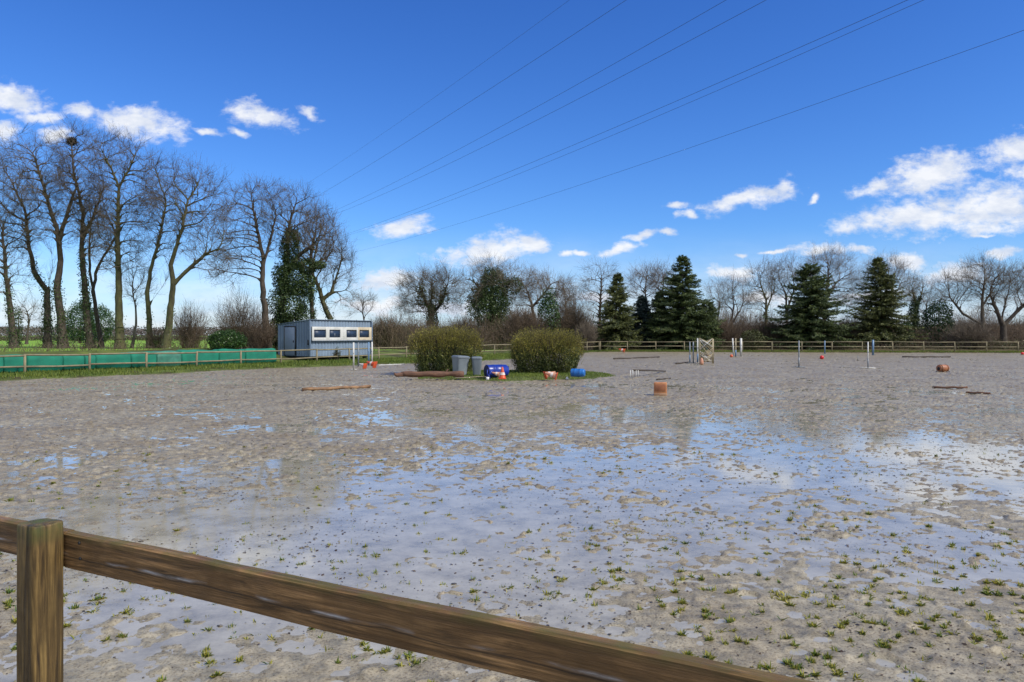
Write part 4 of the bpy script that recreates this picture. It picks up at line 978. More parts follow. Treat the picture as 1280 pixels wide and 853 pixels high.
# ------------------------------------------------------------------ shed
def shed():
    C0 = np.array([-13.3, 50.0]); zb = .42
    root = empty('judge_hut', (C0[0], C0[1], zb), math.atan2(DL[1], DL[0])); tag(root, 'small blue ribbed metal hut with a strip of four windows', 'hut')
    # local x along the front (facing the arena = -y local), local y away from the arena
    W, Dp, HF, HB = 5.75, 3.13, 2.38, 2.08
    mb = MB()
    def wall(p0, p1, z0, z1a, z1b, nrm):
        p0, p1 = np.array(p0, float), np.array(p1, float); L_ = np.linalg.norm(p1-p0); n = int(round(L_/.27)); d = (p1-p0)/L_; nr = np.array(nrm)
        prof = []
        for k in range(n):
            o = k*L_/n; w = L_/n
            prof += [(o, 0), (o+w*.70, 0), (o+w*.74, -.045), (o+w*.94, -.045)]
        prof.append((L_, 0)); V = []
        for u, e in prof:
            q = p0+d*u+nr*e; zt = z1a+(z1b-z1a)*u/L_
            V += [(q[0], q[1], z0), (q[0], q[1], zt)]
        mb.add(V, [(2*i, 2*i+2, 2*i+3, 2*i+1) for i in range(len(prof)-1)])
    wall((0, 0), (W, 0), 0, HF, HF, (0, -1)); wall((0, Dp), (0, 0), 0, HB, HF, (-1, 0))
    wall((W, 0), (W, Dp), 0, HF, HB, (1, 0)); wall((W, Dp), (0, Dp), 0, HB, HB, (0, 1))
    mb.build('wall', M['shed_blue'], root)
    r = MB(); sl = math.atan2(HF-HB, Dp)
    V = []
    for z in (0, .05):
        for (x, y) in ((-.06, -.08), (W+.06, -.08), (W+.06, Dp+.06), (-.06, Dp+.06)): V.append((x, y, HF+.012+z-(HF-HB)/Dp*y))
    r.add(V, [(3, 2, 1, 0), (4, 5, 6, 7), (0, 1, 5, 4), (1, 2, 6, 5), (2, 3, 7, 6), (3, 0, 4, 7)]); r.build('roof', M['shed_trim'], root)
    c = MB()
    for x, y, h in ((-.03, -.03, HF), (W+.03, -.03, HF)): c.box((x, y, h/2-.01), (.10, .10, h-.01))
    c.build('corner_trim', M['shed_trim'], root, bevel=.006)
    k = MB()
    for x in (.3, 2.0, 3.8, 5.4):
        for y in (.3, Dp-.3): k.box((x, y, -.13), (.22, .22, .26))
    k.box((W/2, Dp/2, -.01), (W-.1, Dp-.1, .04)); k.build('base', M['dark'], root)
    # window strip: white frame in two units, last pane cream and aged
    zt, zb_ = HF-.42, HF-1.34; z_m, hw = (zt+zb_)/2, zt-zb_
    xs_ = [.10, 1.50, 2.94, 4.32, 5.68]
    for i in range(4):
        a, b = xs_[i], xs_[i+1]; mat = M['frame_cream'] if i == 3 else M['frame_white']
        f = MB()
        if i == 1: pl, pr_ = a+.12, b-.32
        if i == 2: pl, pr_ = a+.26, b-.12
        if i == 0: pl, pr_ = a+.16, b-.18
        if i == 3: pl, pr_ = a+.14, b-.24
        pt, pb = zt-.20, zb_+.20; yf = -.075
        a_g, b_g = a+.002, b-.002
        f.box(((a_g+pl)/2, yf, z_m), (pl-a_g, .09, hw)); f.box(((pr_+b_g)/2, yf, z_m), (b_g-pr_, .09, hw))
        f.box(((pl+pr_)/2, yf, (zt+pt)/2), (pr_-pl, .09, zt-pt)); f.box(((pl+pr_)/2, yf, (zb_+pb)/2), (pr_-pl, .09, pb-zb_))
        w = f.build('window', mat, root, bevel=.005)
        g_ = MB(); g_.box(((pl+pr_)/2, -.045, (pt+pb)/2), (pr_-pl-.004, .012, pt-pb-.004)); g_.build('pane', M['glass'], w)
        if i == 1: h = MB(); h.box(((pl+pr_)/2+.05, -.055, (pt+pb)/2-.08), (.05, .012, .22)); h.build('handle', M['grey_pole'], w)
        if i == 9: h = MB(); h.box((pl+.16, -.058, (pt+pb)/2), (.05, .012, .28), Matrix.Rotation(.7, 3, 'Y')); h.build('handle', M['frame_cream'], w)
    s = MB(); s.box((W/2+.05, -.10, zb_-.025), (W-.1, .13, .035)); s.build('sill', M['shed_trim'], root)
    # door on the end wall
    dr = MB(); dr.box((-.055, Dp*.60, 1.0), (.04, .98, 1.86)); d_ = dr.build('door', M['shed_door'], root, bevel=.004)
    fr = MB()
    for y in (Dp*.60-.53, Dp*.60+.53): fr.box((-.05, y, 1.0), (.05, .06, 1.94))
    fr.box((-.05, Dp*.60, 1.98), (.05, 1.12, .06)); fr.build('door_frame', M['dark'], root)
    h = MB(); h.box((-.10, Dp*.60-.40, .98), (.05, .04, .14)); h.build('handle', M['dark'], d_)
    h = MB(); h.box((-.06, .09, .92), (.05, .10, .34)); h.build('vent', M['dark'], root)
shed()
# low shrub by the hut
stems_bush('small_shrub', 'small green shrub in front of the hut wall', 'shrub', 421, 446, 434, 5, 50.0, 30, 'twig', 12, leaves='laurel', nl=500)

# ------------------------------------------------------------------ island: clipped bushes and clutter
def clipped_bush(label, x0, x1, ytop, ybase, Y, seed):
    rng = np.random.default_rng(seed); c = at((x0+x1)/2, ybase, Y); R = (x1-x0)/2*Y/F; H = HC-(ytop-HY)/F*Y; zb = isl_z(c[0], Y)
    root = empty('clipped_bush', (c[0], Y, zb)); tag(root, label, 'bush', 'clipped bushes on the island')
    n = 42000; d = rng.normal(size=(n, 3)); d[:, 2] = np.abs(d[:, 2])*1.0; d /= np.linalg.norm(d, axis=1, keepdims=True)
    m_ = (np.abs(d[:, 0])**5.5+np.abs(d[:, 1])**5.5+np.abs(d[:, 2])**5.5)**(-1/5.5); o_ = d.copy()
    d = d*m_[:, None]*.93
    lump = .74+.46*fbm(d[:, 0]*3+seed, d[:, 2]*3+d[:, 1]*2, 3, seed)
    dd = d*(rng.uniform(.45, 1, (n, 1))**.4)*lump[:, None]
    nar = .90+.10*sstep(0, .5, dd[:, 2])
    P = dd*np.array([R*.95, R*.75, H-.14]); P[:, :2] *= nar[:, None]; P[:, 2] += .02
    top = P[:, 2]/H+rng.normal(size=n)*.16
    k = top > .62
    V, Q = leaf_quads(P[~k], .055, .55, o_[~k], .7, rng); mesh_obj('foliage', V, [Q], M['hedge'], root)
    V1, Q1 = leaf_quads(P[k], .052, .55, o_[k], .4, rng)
    # upright young shoots feather the outline
    ns = 2800; u = rng.uniform(-1, 1, ns); w = rng.uniform(-1, 1, ns); m2 = (np.abs(u)**4+np.abs(w)**4) < 1; u, w = u[m2], w[m2]; ns = len(u)
    hz = (1-(np.abs(u)**4+np.abs(w)**4)).clip(0)**.25*(H-.22)*(.88+.12*fbm(u*3, w*3, 2, seed)); b = np.stack([u*R*.93, w*R*.73, hz], 1)
    dr = np.stack([u*.5, w*.5, np.ones(ns)], 1)+rng.normal(size=(ns, 3))*.18; e = b+dr*rng.uniform(.08, .5, (ns, 1))
    q = rng.random((ns*7, 1)); bi = np.repeat(np.arange(ns), 7); LP = b[bi]+(e-b)[bi]*q
    V2, Q2 = long_leaves(LP, (e-b)[bi]+rng.normal(size=(ns*7, 3))*.12, .055, .022, rng)
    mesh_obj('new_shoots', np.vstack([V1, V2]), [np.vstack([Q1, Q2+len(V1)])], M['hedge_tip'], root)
    S0, S1 = [], []
    a = rng.uniform(0, 6.28, 170); rr2 = np.sqrt(rng.random(170)); b0 = np.stack([np.cos(a)*rr2*R*.5, np.sin(a)*rr2*R*.4, 0*a-.05], 1)
    e0 = np.stack([np.cos(a)*rr2*R*.9, np.sin(a)*rr2*R*.7, H*.85+0*a], 1); mm_ = (b0+e0)/2+rng.normal(size=(170, 3))*.08
    V, Q = prisms(np.vstack([b0, mm_, b]), np.vstack([mm_, e0, e]), np.concatenate([np.full(340, .012), np.full(ns, .004)]), np.concatenate([np.full(340, .008), np.full(ns, .002)]), 4)
    mesh_obj('stems', V, [Q], M['bark'], root)
clipped_bush('boxy olive-green clipped bush behind the grey bins', 512, 604, 416, 470, 34.9, 21)
clipped_bush('boxy olive-green clipped bush right of the blue barrel', 637, 730, 420, 470, 34.2, 22)

def put(name, label, cat, x, y, rz=0, z=None, group=None):
    g_ = gp(x, y); zz = max(isl_z(g_[0], g_[1]), 0) if z is None else z
    # on the raised turf the same photo point lies slightly nearer
    if zz: g_ = np.array([(x-640)/F, 1, 0])*((HC-zz)*F/(y-HY))
    e = empty(name, (g_[0], g_[1], zz), rz); tag(e, label, cat, group); return e
# log
t_ = put('fallen_log', 'thick reddish-brown log lying before the left bush', 'log', 541, 472, .05)
mb = MB(); lr = np.random.default_rng(5); pts = [(-1.25+2.5*i/14, .02*math.sin(i*.8), .13+.012*math.sin(i*1.3)) for i in range(15)]
mb.tube(pts, [.112+.018*math.sin(i*1.1)+.012*lr.normal() for i in range(15)], 16); mb.build('log_stem', M['log'], t_, True)
mb = MB(); mb.tube([(-1.18, 0, .13), (-1.45, -.12, .10), (-1.5, -.2, .16)], [.10, .07, .05], 8); mb.build('branch_stub', M['log'], t_, True)
mb = MB(); mb.tube([(.5, 0, .2), (.62, .05, .32)], [.035, .02], 7); mb.build('branch_stub', M['log'], t_, True)
# bins
def bin_(label, x, y, rz, w0, w1, h, tilt=0, group='grey bins'):
    e = put('waste_bin', label, 'bin', x, y, rz, group=group); e.rotation_euler = (0, tilt, rz)
    mb = MB(); mb.lathe([(w0*.92, 0), (w0, .02), (w1, h*.9), (w1*1.07, h*.905), (w1*1.07, h*.95), (w1*.98, h*.95)], 28, sq=5); mb.build('body', M['bin'], e, bevel=.004)
    mb = MB(); mb.lathe([(w1*1.10, h*.953), (w1*1.10, h*.975), (w1*.9, h*1.03), (w1*.4, h*1.045), (0.001, h*1.05)], 28, sq=5); lid = mb.build('lid', M['bin_lid'], e, bevel=.003)
    mb = MB(); mb.bar((-w1*.7, w1*1.17, h*.93), (w1*.7, w1*1.17, h*.93), .016); mb.box((-w1*.7, w1*1.1, h*.93), (.03, .09, .04)); mb.box((w1*.7, w1*1.1, h*.93), (.03, .09, .04)); mb.build('handle', M['bin_lid'], e)
    for s in (-1, 1):
        mb = MB(); mb.tube([(s*w0*.8-.02, w0*1.02, .08), (s*w0*.8+.02, w0*1.02, .08)], [.08, .08], 16); mb.build('wheel', M['dark'], e)
bin_('wider grey lidded bin turned corner-on and leaning', 574.5, 469.6, .62, .22, .29, .80, .07)
bin_('narrow grey bin beside the blue barrel', 596, 469.6, .08, .155, .21, .76)
# big blue barrel on its side
def barrel(label, x, y, L_, R, rz, mat, open_=True):
    e = put('plastic_barrel', label, 'barrel', x, y, rz)
    Mx = Matrix.Rotation(math.pi/2, 3, 'Y'); mb = MB(); h = L_/2
    prof = [(R*.93, -h), (R*.97, -h+.01), (R, -h+.03), (R*.98, -h+.07), (R, -h*.42), (R*1.025, -h*.40), (R*1.025, -h*.36), (R, -h*.34), (R, h*.34), (R*1.025, h*.36), (R*1.025, h*.40), (R, h*.42), (R*.98, h-.08), (R*.86, h-.02), (R*.80, h), (.001, h-.015)]
    if open_:
        mb.lathe([(R*.93, -h+.001)]+prof[1:], 40, Mx, (0, 0, R*.98)); del mb.f[40]
    else: mb.lathe([(.001, -h+.015), (R*.82, -h)]+prof[1:], 40, Mx, (0, 0, R*.98))
    mb.build('body', M[mat], e, True)
    if open_:
        mb = MB(); mb.lathe([(.001, h-.06), (R*.9, h-.05), (R*.9, -h+.005), (R*.93, -h)], 40, Mx, (0, 0, R*.98)); mb.build('inside', M['barrel_in'], e, True)
        mb = MB(); mb.lathe([(R*.93, -h-.004), (R*1.02, -h-.004), (R*1.02, -h+.02), (R*.93, -h+.02)], 40, Mx, (0, 0, R*.98)); mb.f.pop(40, None); mb.build('rim', M[mat], e, True)
    return e
barrel('large dark blue barrel lying open end left', 621, 471.3, .92, .25, .5, 'barrel')
barrel('small bright blue drum lying at the right end of the island', 722.5, 471.2, .56, .165, -.35, 'keg_blue', False)
# cones
def cone(label, x, y, rz, lying=0, s=1.0, base='cone', body='cone', group='orange cones', z=None):
    e = put('traffic_cone', label, 'cone', x, y, rz, group=group, z=z)
    Mx = Matrix.Rotation(math.radians(90-16)*lying, 3, 'Y') if lying else Matrix.Identity(3); R = .15*s; H = .46*s
    t = (0, 0, R*1.25 if lying else 0)
    mb = MB(); mb.box(np.array(Mx) @ np.array([0, 0, .012])+np.array(t), (R*2.0, R*2.0, .026), Mx); mb.build('base', M[base], e, bevel=.005)
    mb = MB(); mb.lathe([(R*.95, .025), (R*.86, .05), (R*.50, H*.55), (R*.22, H*.97), (R*.15, H), (.001, H)], 24, Mx, t); mb.build('body', M[body], e, True)
    mb = MB(); mb.lathe([(R*.70, H*.34), (R*.53, H*.55)], 24, Mx, t); mb.f.pop(24, None)
    V = mb.v[0]; mb.v[0] = V; q = mb.build('band', M['band'], e, True); q.data.transform(Matrix.Translation((0, 0, 0)))
    for v in q.data.vertices:
        c = np.array(Mx) @ np.array([0, 0, H*.45])+np.array(t); ax = np.array(Mx) @ np.array([0, 0, 1.]); p_ = np.array(v.co)-c; rad = p_-ax*np.dot(p_, ax); v.co = Vector(tuple(c+ax*np.dot(p_, ax)+rad*1.05))
    return e
cone('upright orange cone standing before the blue barrel', 628, 473.8, 0, 0, 1.0)
cone('toppled pinkish cone leaning against the upright cone', 624.5, 472.6, 3.3, 1, .7, 'cone_pale', 'cone_pale')
cone('toppled orange cone before the right bush, base to the left', 681, 475.3, .25, 1, 1.0, 'cone', 'cone_pale')
cone('toppled orange cone before the right bush, base to the right', 696, 477.0, 3.0, 1, 1.05, 'cone', 'cone_pale')
cone('toppled cone left of the pair by the jump poles', 456.5, 462.0, 2.6, 1, .95, 'cone', 'band', z=0)
cone('toppled orange cone beside the rightmost jump pole near the hut', 469, 461.5, 2.8, 1, 1.2, 'cone', 'cone', z=0)
cone('small orange cone toppled near the far ground pole', 781, 442, 2.9, 1, 1.4, 'ball_orange', 'ball_orange', z=0)
# folding blue stand
e = put('blue_stand', 'blue tubular stand leaning into the open barrel', 'stand', 611, 473, .1)
for a, b in (((-.07, 0, 0), (-.05, .02, .34)), ((-.09, -.04, .0), (.16, .02, .34)), ((.06, -.02, .0), (-.03, -.02, .16))):
    mb = MB(); mb.bar(a, b, .02); mb.build('leg', M['barrel'], e)
e = put('plastic_cup', 'white plastic cup on the turf below the blue stand', 'cup', 609.5, 475.3); mb = MB(); mb.lathe([(.05, 0), (.065, .11), (.06, .11), (.045, .01), (.001, .01)], 16); mb.build('cup_body', M['white_item'], e, True)
e = put('white_ball', 'small white ball on the turf left of the blue drum', 'ball', 709, 475.2)
mb = MB(); mb.lathe([(.001+.06*math.sin(i*math.pi/10), .06-.06*math.cos(i*math.pi/10)) for i in range(11)], 16); mb.build('ball_shell', M['white_item'], e, True)
mb = MB(); mb.bar((-.03, 0, .12), (.03, 0, .12), .008); mb.build('seam', M['white_item'], e)
e = put('thin_branch', 'pale thin branch on the turf before the bins', 'branch', 588, 473.2); mb = MB(); mb.tube([(-.6, 0, .02), (-.2, .04, .03), (.3, .1, .06), (.75, .3, .05)], [.016, .014, .012, .006], 6); mb.build('branch_stem', M['cream_stick'], e)

# ------------------------------------------------------------------ jumping gear
def ground_pole(label, x0, y0, x1, y1, r, mat, group='poles lying on the sand', lift=0., bands=None):
    a, b = gp(x0, y0), gp(x1, y1); a[2] = b[2] = r+.005+lift; c = (a+b)/2
    mb = MB(); n = 9; pts = [a-c+(b-a)*i/(n-1)+np.array([0, 0, (.25*r*math.sin(i*1.7))]) for i in range(n)]
    mb.tube([p+[0, 0, c[2]-0] for p in pts], [r*(1+.05*math.sin(i*2.3)) for i in range(n)], 12)
    o = mb.build('ground_pole', M[mat], None, True); o.location = (c[0], c[1], 0); tag(o, label, 'pole', group); return o
ground_pole('orange-brown wooden pole on the sand nearest the camera, left', 378, 489.5, 463, 485.5, .055, 'pole_wood')
ground_pole('white pole lying beside the toppled cones', 473, 457.5, 505, 456.0, .028, 'white_pole')
ground_pole('brown and white weathered pole before the tallest spruce', 767, 449.8, 824, 447.5, .06, 'dark_wood')
ground_pole('short dark pole left of the blue-white jump poles', 845, 455.8, 861, 454, .05, 'dark_wood')
ground_pole('long brown pole lying far right near the back fence', 1128, 447.3, 1188, 447.3, .06, 'dark_wood')
ground_pole('short dark stick left of the orange crate', 821, 475.6, 838, 474.2, .03, 'dark_wood')
ground_pole('muddy brown plank lying right of the orange keg', 1166, 485.8, 1209, 486.0, .035, 'rust_wood')
ground_pole('shorter muddy brown plank in front of the other plank', 1207, 492.2, 1238, 493.2, .03, 'rust_wood')
def upright(label, x, y, ytop, mat, foot='cross', w=.035, group=None, col2=None, dx=0):
    g_ = gp(x, y); H = HC-(ytop-HY)/F*g_[1]
    e = empty('jump_stand', (g_[0], g_[1], 0)); tag(e, label, 'jump stand', group)
    mb = MB(); mb.tube([(0, 0, .02), (dx, 0, H)], [w, w], 10); pp = mb.build('pole', M[mat], e, True)
    if col2: mb = MB(); mb.tube([(0, 0, .05), (dx*.3, 0, H*.38)], [w*1.15, w*1.15], 10); mb.build('sleeve', M[col2], e, True)
    L_ = .42 if foot == 'cross' else .16
    for a in ((0, 1.4) if foot == 'cross' else (.3,)):
        mb = MB(); c, s = math.cos(a)*L_, math.sin(a)*L_
        mb.tube([(-c, -s, .03), (-c*.25, -s*.25, .065), (c*.25, s*.25, .065), (c, s, .03)], .022, 8); mb.build('foot', M[mat], e, True)
    mb = MB(); mb.box((dx*.6, -w-.015, H*.62), (.05, .04, .04)); mb.build('pole_cup', M['grey_pole'], e)
    return e
GS = 'jump stands near the hut'
upright('white jump stand, leftmost by the toppled cones', 442, 463.3, 428.3, 'white_pole', 'bar', .042, GS)
upright('grey-white jump stand second from left by the toppled cones', 448, 458.5, 428.5, 'grey_pole', 'bar', .042, GS)
upright('blue-grey jump stand left of the orange toppled cone', 460.8, 457.5, 428, 'blue_pole', 'bar', .05, GS)
upright('bright white jump stand behind the orange toppled cone', 465, 457.5, 427.6, 'white_pole', 'bar', .045, GS)
GS2 = 'jump stands beside the lattice'
upright('grey jump stand, leftmost beside the lattice', 862.3, 454.3, 427.3, 'grey_pole', 'bar', .035, GS2, 'blue_pole')
upright('pale jump stand, middle one beside the lattice', 866.6, 454.8, 427.3, 'grey_pole', 'bar', .042, GS2)
upright('white-topped jump stand with blue foot touching the lattice', 872.0, 454.4, 423.0, 'white_pole', 'bar', .042, GS2, 'blue_pole', -.0)
GS3 = 'trio of jump stands near the orange ball'
upright('white jump stand of the trio, nearest the orange ball', 917.2, 446.8, 423, 'white_pole', 'bar', .055, GS3, None, -.10)
upright('cream jump stand of the trio, with a blue sleeve', 919.6, 446.8, 423, 'cream_stick', 'bar', .05, GS3, 'blue_pole')
upright('thick pale blue jump stand, rightmost of the trio', 926.3, 446.4, 423, 'white_pole', 'bar', .085, GS3, None)
mb = MB()
GS4 = 'metal jump stands on the right'
upright('tall grey metal stand on a cross foot, right of centre', 998.7, 460.0, 426, 'grey_pole', 'cross', .034, GS4, 'grey_pole')
upright('slim blue-grey stand against the back fence', 1031, 443, 426, 'blue_pole', 'bar', .055, GS4)
upright('metal stand on a wide cross foot, left of the thick blue one', 1085, 461.2, 427.5, 'white_pole', 'cross', .03, GS4, 'grey_pole')
upright('thick blue stand behind the wide-footed metal stand', 1091.3, 444.5, 425, 'blue_pole', 'bar', .085, GS4)
e = put('marker_stick', 'short dark stick stuck upright left of the metal stands', 'stick', 1072, 451.3, z=0); mb = MB(); mb.tube([(0, 0, 0), (.03, 0, .36)], [.016, .014], 6); mb.build('stick_shaft', M['grey_pole'], e); mb = MB(); mb.lathe([(.07, 0), (.07, .05), (.03, .08), (.001, .08)], 12); mb.build('foot', M['dark'], e)
# lattice jump wing of natural branches
g_ = gp(883, 455); e = empty('lattice_jump', (g_[0], g_[1], 0)); tag(e, 'rustic cream lattice jump of crossed branches', 'jump wing')
rl = np.random.default_rng(12); H_ = 1.62
for x, y_ in ((-.42, 0), (-.36, .25), (.38, 0), (.50, .2)):
    mb = MB(); mb.tube([(x, y_, 0), (x+rl.normal()*.01, y_, H_*rl.uniform(.97, 1.02))], [.036, .03], 8); mb.build('post', M['cream_stick'], e)
for k in range(24):
    z = .15+1.3*rl.random(); s = rl.choice([-1, 1]); l_ = rl.uniform(.25, .55)
    mb = MB(); mb.tube([(-.40, .03*rl.normal(), z-s*l_), (0, .06*rl.normal(), z+.03*rl.normal()), (.40, .03*rl.normal(), z+s*l_)], [.024, .022, .016], 7)
    o = mb.build('lattice_stick', M['cream_stick' if k % 4 else 'white_pole'], e)
    for v in o.data.vertices: v.co.z = min(max(v.co.z, .03), H_)
for k in range(7):
    z = .12+k*.07; mb = MB(); mb.tube([(-.38, .1, z), (0, .12+.04*rl.normal(), z+.04*rl.normal()), (.44, .1, z+.05*rl.normal())], [.022, .026, .02], 7); mb.build('lattice_stick', M['cream_stick' if k % 2 else 'pole_wood'], e)
g_ = gp(878, 456); e = empty('orange_cloth', (g_[0], g_[1], 0)); 
mb = MB(); mb.lathe([(.03, 0), (.11, .02), (.12, .16), (.09, .32), (.04, .42), (.001, .43)], 14, sq=1)
o = mb.build('feed_bag', M['cone_pale'], None, True); bpy.data.objects.remove(e); o.location = (g_[0]-.08, g_[1]-.12, 0); tag(o, 'faded orange sack standing against the lattice jump', 'sack')
# balls
def ball(label, x, y, r, mat):
    g_ = gp(x, y); mb = MB(); mb.lathe([(.001+r*math.sin(i*math.pi/14), r-r*math.cos(i*math.pi/14)) for i in range(15)], 24); o = mb.build('ball', M[mat], None, True); o.location = (g_[0], g_[1], 0); tag(o, label, 'ball', 'balls on the sand')
ball('orange ball at the foot of the trio of jump stands', 914.3, 447.2, .13, 'ball_orange')
ball('red ball on the sand right of centre', 1027.3, 449.5, .15, 'ball_red')
ball('red ball at the far right edge near the fence', 1278, 443.8, .13, 'ball_red')
# crate
e = put('orange_crate', 'orange-brown wooden block standing alone on the sand', 'block', 825.5, 495.0, -.22, z=0)
mb = MB(); mb.box((0, 0, .205), (.38, .36, .40)); mb.build('block_body', M['crate'], e, bevel=.018)
mb = MB(); mb.box((0, -.185, .05), (.37, .012, .09)); mb.build('front_board', M['crate_end'], e, bevel=.003)
mb = MB(); mb.box((0, -.185, .26), (.30, .010, .20)); mb.build('front_panel', M['keg'], e, bevel=.003)
# keg with legs
e = put('orange_keg', 'orange-brown keg lying on short legs at right', 'keg', 1178.5, 465.6, .30, z=0)
Mx = Matrix.Rotation(math.pi/2, 3, 'Y'); mb = MB(); mb.lathe([(.001, -.25), (.14, -.26), (.16, -.25), (.175, -.1), (.18, 0), (.175, .1), (.16, .25), (.14, .26), (.001, .25)], 28, Mx, (0, 0, .20)); mb.build('body', M['keg'], e, True)
mb = MB(); mb.lathe([(.001, -.268), (.07, -.268), (.085, -.26)], 16, Mx, (0, 0, .18)); mb.build('hole', M['dark'], e, True)
for sx_ in (-1, 1):
    for sy in (-1, 1):
        mb = MB(); mb.tube([(sx_*.2, sy*.1, .1), (sx_*.27, sy*.16, 0)], .016, 6); mb.build('leg', M['dark_wood'], e)
for s_ in (-.17, .17):
    mb = MB(); mb.lathe([(.171, s_-.012), (.182, s_-.012), (.182, s_+.012), (.171, s_+.012)], 28, Mx, (0, 0, .20)); mb.f.pop(28, None); mb.build('hoop', M['rust_wood'], e, True)
# low cavaletti
a, b = gp(794, 473), gp(829, 466); e = empty('low_jump', (a[0], a[1], 0)); tag(e, 'low jump with thin white pegs and a dark pole', 'low jump')
for x_, y_, h_ in ((788, 474, .37), (791, 473.6, .37), (795, 472.6, .34), (797.6, 472.2, .32)):
    q_ = gp(x_, y_)-a; mb = MB(); mb.tube([(q_[0], q_[1], 0), (q_[0], q_[1], h_)], [.02, .018], 8); mb.build('peg', M['white_pole'], e)
mb = MB(); d_ = b-a; mb.tube([(-.08, 0, .34), (d_[0]*.5, d_[1]*.5, .22), (d_[0]+.1, d_[1], .07)], [.045, .042, .035], 10); mb.build('rail', M['dark_wood'], e, True)
e = put('broken_peg', 'thin pale peg pair between the two clipped bushes', 'peg', 632, 468.5, z=.0)
for k in (0, 1): mb = MB(); mb.tube([(k*.12, 0, 0), (k*.12+.02, 0, .42)], [.02, .018], 6); mb.build('peg', M['cream_stick'], e)

# ------------------------------------------------------------------ overhead cables
CB = [('faint topmost overhead cable', [(380, 232), (574, 100), (712, 0)], 150, 62, .010),
      ('second overhead cable from the top', [(385, 252), (630, 100), (783, 0)], 150, 58, .015),
      ('third overhead cable from the top', [(408, 268), (732, 100), (908, 0)], 155, 55, .015),
      ('fourth overhead cable from the top', [(406, 273), (769, 100), (958, 0)], 155, 52, .015),
      ('upper wire of the close pair of overhead cables', [(427, 295), (900, 103), (1135, 0)], 160, 46, .015),
      ('lower wire of the close pair of overhead cables', [(425, 297), (900, 112), (1155, 0)], 160, 46, .013),
      ('lowest overhead cable crossing to the right edge', [(445, 315), (900, 172), (1280, 38)], 165, 44, .013)]
for lb, pts, Yf, Yn, r in CB:
    Pf, Pn = at(*pts[0], Yf), at(*pts[2], Yn)
    k = (pts[1][0]-640)/F   # plan point on that column
    s = (k*Pf[1]-Pf[0])/((Pn[0]-Pf[0])-k*(Pn[1]-Pf[1])); Pm = Pf+(Pn-Pf)*s; Pm[2] = HC-(pts[1][1]-HY)/F*Pm[1]
    co = np.polyfit([0, s, 1], [Pf[2], Pm[2], Pn[2]], 2)
    T_ = np.linspace(-.17, 1.5, 120); Q_ = Pf[None]+(Pn-Pf)[None]*T_[:, None]; Q_[:, 2] = np.polyval(co, T_)
    V, Q = prisms(Q_[:-1], Q_[1:], np.full(119, r), np.full(119, r), 5)
    tag(mesh_obj('overhead_cable', V, [Q], M['cable']), lb, 'cable', 'power cables overhead')

# ------------------------------------------------------------------ sky, sun, camera
SUN_EL, SUN_AZ = math.radians(45), math.radians(119)      # azimuth from +Y, negative = to the left
w = bpy.data.worlds.new('World'); sc.world = w; w.use_nodes = True; nt = w.node_tree; L = nt.links.new
bg = nt.nodes['Background']; bg.inputs['Strength'].default_value = .10
sky = N(nt, 'ShaderNodeTexSky', sky_type='NISHITA'); sky.sun_disc = False; sky.sun_elevation = SUN_EL; sky.sun_rotation = SUN_AZ
sky.altitude = 50; sky.air_density = 1.0; sky.dust_density = .35; sky.ozone_density = 2.2
sc_ = N(nt, 'ShaderNodeSeparateColor'); L(sky.outputs[0], sc_.inputs[0]); cmb = N(nt, 'ShaderNodeCombineColor')
for ch, (ga, am) in enumerate(((1.5, .175), (1.3, .35), (1.08, .80))):     # camera-like rendering of the blue
    pw_ = N(nt, 'ShaderNodeMath', operation='POWER'); L(sc_.outputs[ch], pw_.inputs[0]); pw_.inputs[1].default_value = ga
    ml = N(nt, 'ShaderNodeMath', operation='MULTIPLY'); L(pw_.outputs[0], ml.inputs[0]); ml.inputs[1].default_value = am; L(ml.outputs[0], cmb.inputs[ch])
hs = cmb
tc = N(nt, 'ShaderNodeTexCoord'); sp = N(nt, 'ShaderNodeSeparateXYZ'); L(tc.outputs['Generated'], sp.inputs[0])
ym = N(nt, 'ShaderNodeMath', operation='MAXIMUM'); L(sp.outputs[1], ym.inputs[0]); ym.inputs[1].default_value = .05
du = N(nt, 'ShaderNodeMath', operation='DIVIDE'); L(sp.outputs[0], du.inputs[0]); L(ym.outputs[0], du.inputs[1])
dv = N(nt, 'ShaderNodeMath', operation='DIVIDE'); L(sp.outputs[2], dv.inputs[0]); L(ym.outputs[0], dv.inputs[1])
uv = N(nt, 'ShaderNodeCombineXYZ'); L(du.outputs[0], uv.inputs[0]); L(dv.outputs[0], uv.inputs[1])
